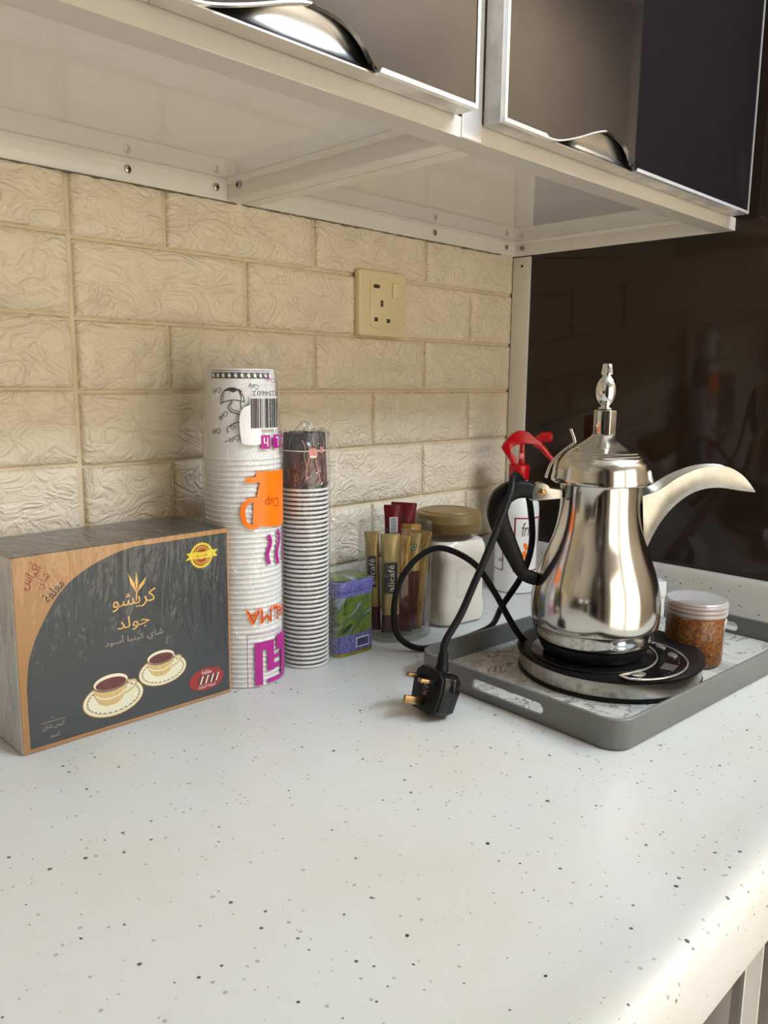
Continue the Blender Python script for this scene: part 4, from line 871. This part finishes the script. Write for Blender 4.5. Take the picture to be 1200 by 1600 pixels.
G().prism(rrect(-TL/2+TWALL+0.001, TL/2-TWALL-0.001, -TW/2+TWALL+0.001, TW/2-TWALL-0.001, 0.018, 6), lambda u, v, w: (u, v, w), 0.0052, 0.0064).build('patterned_lining', 'tray_lining', tr)
TZ = 0.0066

# ------------------------------------------------------------------ electric hot plate
HX, HY = -0.3085, -0.3775; HR = 0.0995
hp = thing('hot_plate', 'round black electric hot plate with steel band and control panel in the tray', 'hot plate', (HX, HY, TZ))
G().lathe([(HR-0.010, 0.0), (HR-0.001, 0.0), (HR+0.0005, 0.0015), (HR+0.0005, 0.0038), (HR-0.002, 0.0042)], 72, cap0=True, cap1=True).build('foot_ring', 'black_plastic', hp, smooth=40)
G().lathe([(HR-0.0010, 0.0043), (HR-0.0005, 0.0050), (HR-0.0005, 0.0205), (HR-0.002, 0.0212)], 72, cap0=True, cap1=True).build('steel_band', 'steel_band', hp, smooth=40)
G().lathe([(HR, 0.0213), (HR+0.0022, 0.0222), (HR+0.0026, 0.0240), (HR+0.0010, 0.0268), (HR-0.004, 0.0285), (HR-0.006, 0.0288), (0.001, 0.0288)], 72, cap0=True, cap1=True).build('top_shell', 'black_plastic', hp, smooth=40)
px, py = -0.0350, 0.0010                      # the pot's axis relative to the plate's
G().lathe([(0.066, 0.0289), (0.066, 0.0296), (0.0655, 0.0300), (0.001, 0.0300)], 56, c=(px, py), cap1=True).build('heating_disc', 'black_gloss', hp, smooth=40)
out_ = []; inn_ = []
for k in range(25):
    t = k/24; a = R(-128+108*t); b = math.sin(math.pi*t)**0.45
    out_.append((px+(0.0745+0.0240*b)*math.cos(a), py+(0.0745+0.0240*b)*math.sin(a))); inn_.append((px+(0.0745-0.0070*b)*math.cos(a), py+(0.0745-0.0070*b)*math.sin(a)))
cres = out_+list(reversed(inn_[1:-1]))
cres = [q for q in cres if True]
cp = G().prism(cres, lambda u, v, w: (u, v, w), 0.0286, 0.0298).build('control_panel', 'black_gloss', hp, smooth=0)
ring = [(x, y) for x, y in cres]
G().tube([(x, y, 0.0299) for x, y in ring]+[(ring[0][0], ring[0][1], 0.0299)], 0.0011, 8).build('panel_rim', 'button_silver', cp)
up = lambda z: (lambda x, y: (x, y, z))
Q = lambda deg, r_: (px+r_*math.cos(R(deg)), py+r_*math.sin(R(deg)))
for deg, r_, a, b in ((-113, 0.0770, 0.0085, 0.0050), (-53, 0.0850, 0.0078, 0.0050), (-34, 0.0820, 0.0075, 0.0045)):
    q = Q(deg, r_); G().prism(ellipse(q[0], q[1], a, b, 24, R(deg+90)), lambda u, v, w: (u, v, w), 0.0299, 0.0310).build('button', 'button_silver', cp, bevel=0.0004)
q = Q(-80, 0.0830); dx = R(-80+90)
decal('display', [poly([(q[0]+a*math.cos(dx)-b*math.sin(dx), q[1]+a*math.sin(dx)+b*math.cos(dx)) for a, b in ((-0.010, -0.007), (0.010, -0.007), (0.010, 0.007), (-0.010, 0.007))])], up(0.0300), 'display', cp)
decal('panel_marking', [stroke([Q(-70+k*6, 0.0900), Q(-68+k*6, 0.0900)], 0.0012) for k in range(4)]+[stroke([Q(-98+k*5, 0.0900), Q(-96+k*5, 0.0900)], 0.0010) for k in range(3)], up(0.0300), 'display', cp)

# ------------------------------------------------------------------ the coffee pot
PZ = TZ+0.0302
pot = thing('coffee_pot', 'polished steel Arabic coffee pot with curved beak spout and black handle', 'coffee pot', (HX+px, HY+py, PZ), R(-45))
w2l = lambda z: z-PZ+0.0
G().lathe([(0.048, 0.0), (0.052, 0.001), (0.0560, 0.006), (0.0590, 0.013), (0.0600, 0.0158)], 64, cap0=True, cap1=True).build('pot_base', 'black_plastic', pot, smooth=50)
bp = [(0.0595, 0.0160), (0.0620, 0.0195), (0.0645, 0.0260), (0.0665, 0.0340), (0.0668, 0.0342), (0.0673, 0.0352), (0.0680, 0.0440), (0.0682, 0.0520), (0.0678, 0.0610), (0.0665, 0.0710), (0.0640, 0.0820), (0.0605, 0.0930), (0.0560, 0.1050), (0.0512, 0.1170), (0.0470, 0.1290), (0.0440, 0.1410), (0.0422, 0.1530), (0.0415, 0.1640), (0.0416, 0.1750), (0.0424, 0.1830), (0.0430, 0.1850)]
G().lathe(bp, 96, cap0=True, cap1=True).build('pot_body', 'silver', pot, smooth=60)
ld = G().lathe([(0.0432, 0.1852), (0.0500, 0.1858), (0.0522, 0.1872), (0.0526, 0.1900), (0.0518, 0.1930), (0.0512, 0.1955), (0.0508, 0.2000), (0.0496, 0.2055), (0.0474, 0.2100), (0.0450, 0.2128), (0.0448, 0.2136), (0.0428, 0.2152), (0.0424, 0.2164), (0.0402, 0.2178), (0.0398, 0.2190), (0.0370, 0.2206), (0.0320, 0.2235), (0.0260, 0.2262), (0.0200, 0.2295), (0.0150, 0.2330), (0.0125, 0.2355), (0.0122, 0.2365)], 96, cap0=True, cap1=True).build('lid', 'silver', pot, smooth=25)
fi = G(); fi.lathe([(0.0122, 0.2366), (0.0122, 0.2610), (0.0116, 0.2618)], 8, cap0=True, cap1=True, a0=0.2)
fi.build('finial_collar', 'silver', ld, smooth=25, bevel=0.0005)
fi = G(); egg = [(0.0065, 0.2619), (0.0080, 0.2630), (0.0072, 0.2640), (0.0050, 0.2648)]
for k in range(0, 13):
    a = math.pi*k/12; egg.append((max(0.0046, 0.0108*math.sin(a)**0.9), 0.2810-0.0158*math.cos(a)))
egg += [(0.0046, 0.2970), (0.0062, 0.2982), (0.0064, 0.2992), (0.0060, 0.3000), (0.0050, 0.3085), (0.0044, 0.3090), (0.0010, 0.3092)]
fi.lathe(egg, 32, cap0=True, cap1=True).build('finial_tip', 'chrome', ld, smooth=40)
# thumb lever that lifts the lid
lv_ = smooth_path([(-0.0590, 0, 0.1900), (-0.0545, 0, 0.2040), (-0.0455, 0, 0.2150), (-0.0330, 0, 0.2255), (-0.0305, 0, 0.2290), (-0.0355, 0, 0.2420)], 6)
G().tube(lv_, 1.0, 12, flat=(0.0010, 0.0042, (0, 1, 0))).build('lid_lever', 'silver', ld, smooth=50)
# hinge
hg = G().prism([(-0.0750, 0.1660), (-0.0420, 0.1690), (-0.0420, 0.1780), (-0.0560, 0.1800)]+[(-0.0640+0.0100*math.cos(R(a)), 0.1750+0.0100*math.sin(R(a))) for a in range(40, 181, 20)]+[(-0.0740, 0.1690)], xz, -0.0085, 0.0085).build('hinge', 'silver_dull', pot, bevel=0.0010, smooth=40)
G().lathe([(0.0042, 0), (0.0042, 0.0008), (0.0030, 0.0016), (0.0004, 0.0018)], 18).build('hinge_screw', 'brass', hg, loc=(-0.0640, -0.0085, 0.1755), rot=(R(90), 0, 0))
G().box(-0.0026, 0.0026, -0.0004, 0.0004, 0.0014, 0.0022).build('screw_slot', 'black_plastic', hg, loc=(-0.0640, -0.0085, 0.1755), rot=(R(90), R(40), 0))
# handle
hpts = smooth_path([(-0.0600, 0, 0.1705), (-0.0780, 0, 0.1770), (-0.0930, 0, 0.1765), (-0.1050, 0, 0.1680), (-0.1090, 0, 0.1540), (-0.1060, 0, 0.1400), (-0.0980, 0, 0.1220), (-0.0890, 0, 0.1040), (-0.0790, 0, 0.0860), (-0.0650, 0, 0.0800)], 6)
nn_ = len(hpts); wid = [0.75+0.45*math.sin(math.pi*min(1, i/(nn_-1)*1.15))**0.8 if i/(nn_-1)*1.15 < 1 else 0.75 for i in range(nn_)]
G().tube(hpts, wid, 16, flat=(0.0092, 0.0085, (0, 1, 0))).build('handle', 'black_plastic', pot, smooth=60)
# beak spout: open trough with a keel below
top = smooth_path([(0.0385, 0, 0.1740), (0.0560, 0, 0.1805), (0.0750, 0, 0.1930), (0.0950, 0, 0.2020), (0.1130, 0, 0.2055), (0.1300, 0, 0.2040), (0.1480, 0, 0.1940), (0.1630, 0, 0.1775)], 5)
keel = smooth_path([(0.0470, 0, 0.1020), (0.0560, 0, 0.1260), (0.0660, 0, 0.1455), (0.0780, 0, 0.1610), (0.0930, 0, 0.1735), (0.1090, 0, 0.1800), (0.1260, 0, 0.1815), (0.1440, 0, 0.1790), (0.1628, 0, 0.1768)], 5)
def resample(pp, n_):
    L_ = [0]; 
    for a, b in zip(pp[:-1], pp[1:]): L_.append(L_[-1]+(b-a).length)
    out = []
    for i in range(n_):
        s_ = L_[-1]*i/(n_-1); k = 0
        while k < len(L_)-2 and L_[k+1] < s_: k += 1
        t = (s_-L_[k])/max(1e-9, L_[k+1]-L_[k]); out.append(pp[k].lerp(pp[k+1], t))
    return out
ns = 28; top = resample(top, ns); keel = resample(keel, ns); vs_ = []; fs_ = []
for i in range(ns):
    t = i/(ns-1); w = 0.0175*(1-t)**0.8+0.0012; wk = 0.0065*(1-t)+0.0006; T_, K_ = top[i], keel[i]; md_ = T_.lerp(K_, 0.55); dpt = T_.lerp(K_, 0.45)
    vs_ += [(K_.x, -wk*0.3, K_.z), (md_.x, -w*0.80, md_.z), (T_.x, -w, T_.z), (T_.x, -w+0.0012, T_.z+0.0003), (dpt.x, 0, dpt.z), (T_.x, w-0.0012, T_.z+0.0003), (T_.x, w, T_.z), (md_.x, w*0.80, md_.z), (K_.x, wk*0.3, K_.z)]
m9 = 9
for i in range(ns-1):
    for k in range(m9): fs_.append((i*m9+k, i*m9+(k+1) % m9, (i+1)*m9+(k+1) % m9, (i+1)*m9+k))
fs_ += [tuple(range(m9-1, -1, -1)), tuple((ns-1)*m9+k for k in range(m9))]
G().add(vs_, fs_).build('spout', 'silver_dull', pot, smooth=40)

# ------------------------------------------------------------------ power cord with its plug
pc = thing('power_cord', 'black power cord looping over the pot handle, its three-pin plug on the worktop', 'cord', (0, 0, 0))
rr3 = _r.copy(); rr3.z = 0; rr3.normalize(); fw = Vector((_f.x, _f.y, 0)).normalized()
pin = (-rr3*0.88-fw*0.47+Vector((0, 0, 0.10))).normalized(); side = pin.cross(Vector((0, 0, 1))).normalized(); upv = side.cross(pin).normalized()
lean = Matrix.Rotation(R(10), 3, pin)
upv = lean @ upv; side = lean @ side
tilt = Matrix.Rotation(R(13), 3, fw); pin = tilt @ pin; side = tilt @ side; upv = tilt @ upv
pm = Matrix((pin, side, upv)).transposed().to_4x4(); pm.translation = Vector((-0.5415, -0.3110, 0.0252))
low_ = min((pm @ Vector((x_, y_*k_, z_*k_))).z for x_, k_ in ((0.0, 0.97), (-0.0165, 1.0), (-0.024, 0.93), (-0.0265, 0.80)) for y_, z_ in ((-0.0215, -0.018), (-0.015, -0.023), (0.015, -0.023), (0.0215, -0.018)))
pm.translation.z += 0.0004-low_
tip = pm @ Vector((-0.0112, 0, 0.0350)); tip2 = pm @ Vector((-0.0090, 0, 0.0450)); qq = Vector((-0.4668, -0.3225, 0.1527))
path = smooth_path([tip, tip2.lerp(qq, 0.04), tip.lerp(qq, 0.40), tip.lerp(qq, 0.70), qq, (-0.4290, -0.3205, 0.2080), (-0.4140, -0.3130, 0.2255), (-0.3975, -0.3060, 0.2275), (-0.3790, -0.3050, 0.2130), (-0.3620, -0.3010, 0.1880), (-0.3476, -0.2950, 0.1458), (-0.3460, -0.2830, 0.1063),
                    (-0.3380, -0.2500, 0.0600), (-0.3080, -0.2130, 0.0210), (-0.3150, -0.1900, 0.0045), (-0.3660, -0.1880, 0.0040), (-0.4070, -0.1790, 0.0045), (-0.4280, -0.1640, 0.0200), (-0.4290, -0.1560, 0.0480), (-0.4190, -0.1550, 0.0840), (-0.3990, -0.1660, 0.1140), (-0.3792, -0.1868, 0.1265), (-0.3691, -0.2287, 0.1134), (-0.3690, -0.2600, 0.0852), (-0.3676, -0.2800, 0.0590), (-0.3660, -0.2960, 0.0400), (-0.3500, -0.3060, 0.0230), (-0.3400, -0.3120, 0.0190)], 8)
G().tube(path, 0.0037, 12).build('cable', 'rubber', pc, smooth=70)
# plug frame: x out of the pins, y across, z towards the cable; centre of the pin plate at the origin
bodyp = [(-0.0215, -0.0180), (-0.0150, -0.0230), (0.0150, -0.0230), (0.0215, -0.0180), (0.0245, 0.0030), (0.0225, 0.0150), (0.0150, 0.0205), (-0.0150, 0.0205), (-0.0225, 0.0150), (-0.0245, 0.0030)]
g = G(); n = len(bodyp); lv2 = [(1.0, -0.004), (1.0, -0.013), (0.985, -0.0145), (0.985, -0.0155), (1.0, -0.0165), (0.93, -0.024), (0.80, -0.0265)]
vs_ = [(x, a*s_, b*s_) for s_, x in lv2 for a, b in bodyp]
g.add(vs_, [(i*n+j, i*n+(j+1) % n, (i+1)*n+(j+1) % n, (i+1)*n+j) for i in range(len(lv2)-1) for j in range(n)]+[tuple(range(n-1, -1, -1)), tuple((len(lv2)-1)*n+j for j in range(n))])
pb_ = g.build('plug', 'black_gloss', pc, smooth=40, bevel=0.0012); pb_.matrix_local = pm
G().prism([(a*0.97, b*0.97) for a, b in bodyp], lambda u, v, w: (w, u, v), -0.0038, 0.0).build('pin_plate', 'black_plastic', pb_, bevel=0.0008, smooth=40)
for y, z, w, h_, L_ in ((0.0110, 0.0090, 0.0032, 0.0020, 0.0178), (-0.0110, 0.0090, 0.0032, 0.0020, 0.0178)):
    G().box(0.0002, L_, y-w, y+w, z-h_, z+h_).build('pin', 'brass', pb_, bevel=0.0008)
    G().box(0.0001, 0.0080, y-w-0.0002, y+w+0.0002, z-h_-0.0002, z+h_+0.0002).build('pin_sleeve', 'black_plastic', pb_)
G().box(0.0002, 0.0225, -0.0020, 0.0020, -0.0170, -0.0090).build('pin', 'brass', pb_, bevel=0.0008)
decal('plug_marking', [text2d('KS', 0.007, 0, -0.001, R(90), None, 2)], lambda u, v: (0.0003, u, v), 'print_grey', pb_)
G().tube([(-0.0135, 0, 0.0190), (-0.0135, 0, 0.0245), (-0.0135, 0, 0.0255), (-0.0120, 0, 0.0300), (-0.0110, 0, 0.0380)], [0.0070, 0.0064, 0.0058, 0.0056, 0.0045], 14).build('strain_relief', 'rubber', pb_, smooth=40)

# ------------------------------------------------------------------ things beside the pot
SJX, SJY = -0.2110, -0.4310
sj = thing('spice_jar', 'small clear jar of orange brown ground spice with frosted screw lid in the tray', 'jar', (SJX, SJY, TZ))
G().lathe([(0.028, 0.0002), (0.0315, 0.002), (0.0325, 0.006), (0.0325, 0.056), (0.0318, 0.058), (0.0308, 0.059), (0.0308, 0.066)], 48, cap0=True).build('jar_wall', 'clear_plastic', sj, smooth=45)
G().lathe([(0.0270, 0.0012), (0.0308, 0.003), (0.0316, 0.007), (0.0316, 0.054), (0.0302, 0.0575), (0.0295, 0.0645), (0.0285, 0.0655), (0.001, 0.0660)], 48, cap0=True, cap1=True).build('ground_spice', 'spice', sj, smooth=45)
lp = [(0.0328, 0.0590)]
for k in range(3): lp += [(0.0345, 0.0598+k*0.0048), (0.0350, 0.0612+k*0.0048), (0.0345, 0.0630+k*0.0048), (0.0336, 0.0638+k*0.0048)]
lp += [(0.0340, 0.0745), (0.0325, 0.0765), (0.0310, 0.0760), (0.0290, 0.0755), (0.001, 0.0755)]
G().lathe(lp, 48, cap1=True).build('lid', 'frosted_lid', sj, smooth=40)
wc = thing('coffee_cup', 'small white handleless coffee cup behind the spice jar in the tray', 'cup', (-0.1600, -0.4200, TZ))
G().lathe([(0.0125, 0.0), (0.0135, 0.001), (0.0140, 0.004), (0.0200, 0.012), (0.0240, 0.024), (0.0262, 0.040), (0.0255, 0.0405), (0.0228, 0.025), (0.0190, 0.014), (0.012, 0.008), (0.001, 0.007)], 40, cap0=True, cap1=True).build('bowl', 'white_paint', wc, smooth=45)
wbx = thing('paper_packet', 'small white packet with folded flap standing behind the coffee pot', 'packet', (-0.0780, -0.3040, TZ), R(-40))
G().box(-0.022, 0.022, -0.011, 0.011, 0.0002, 0.050).build('packet_body', 'white_paint', wbx, bevel=0.001)
G().prism([(-0.0112, 0.038), (-0.0124, 0.030), (-0.0128, 0.030), (-0.0118, 0.0508), (0.0112, 0.0508), (0.0112, 0.0503), (-0.0112, 0.0503)], lambda y, z, x: (x, y, z), -0.022, 0.022).build('packet_flap', 'bottle_white', wbx)
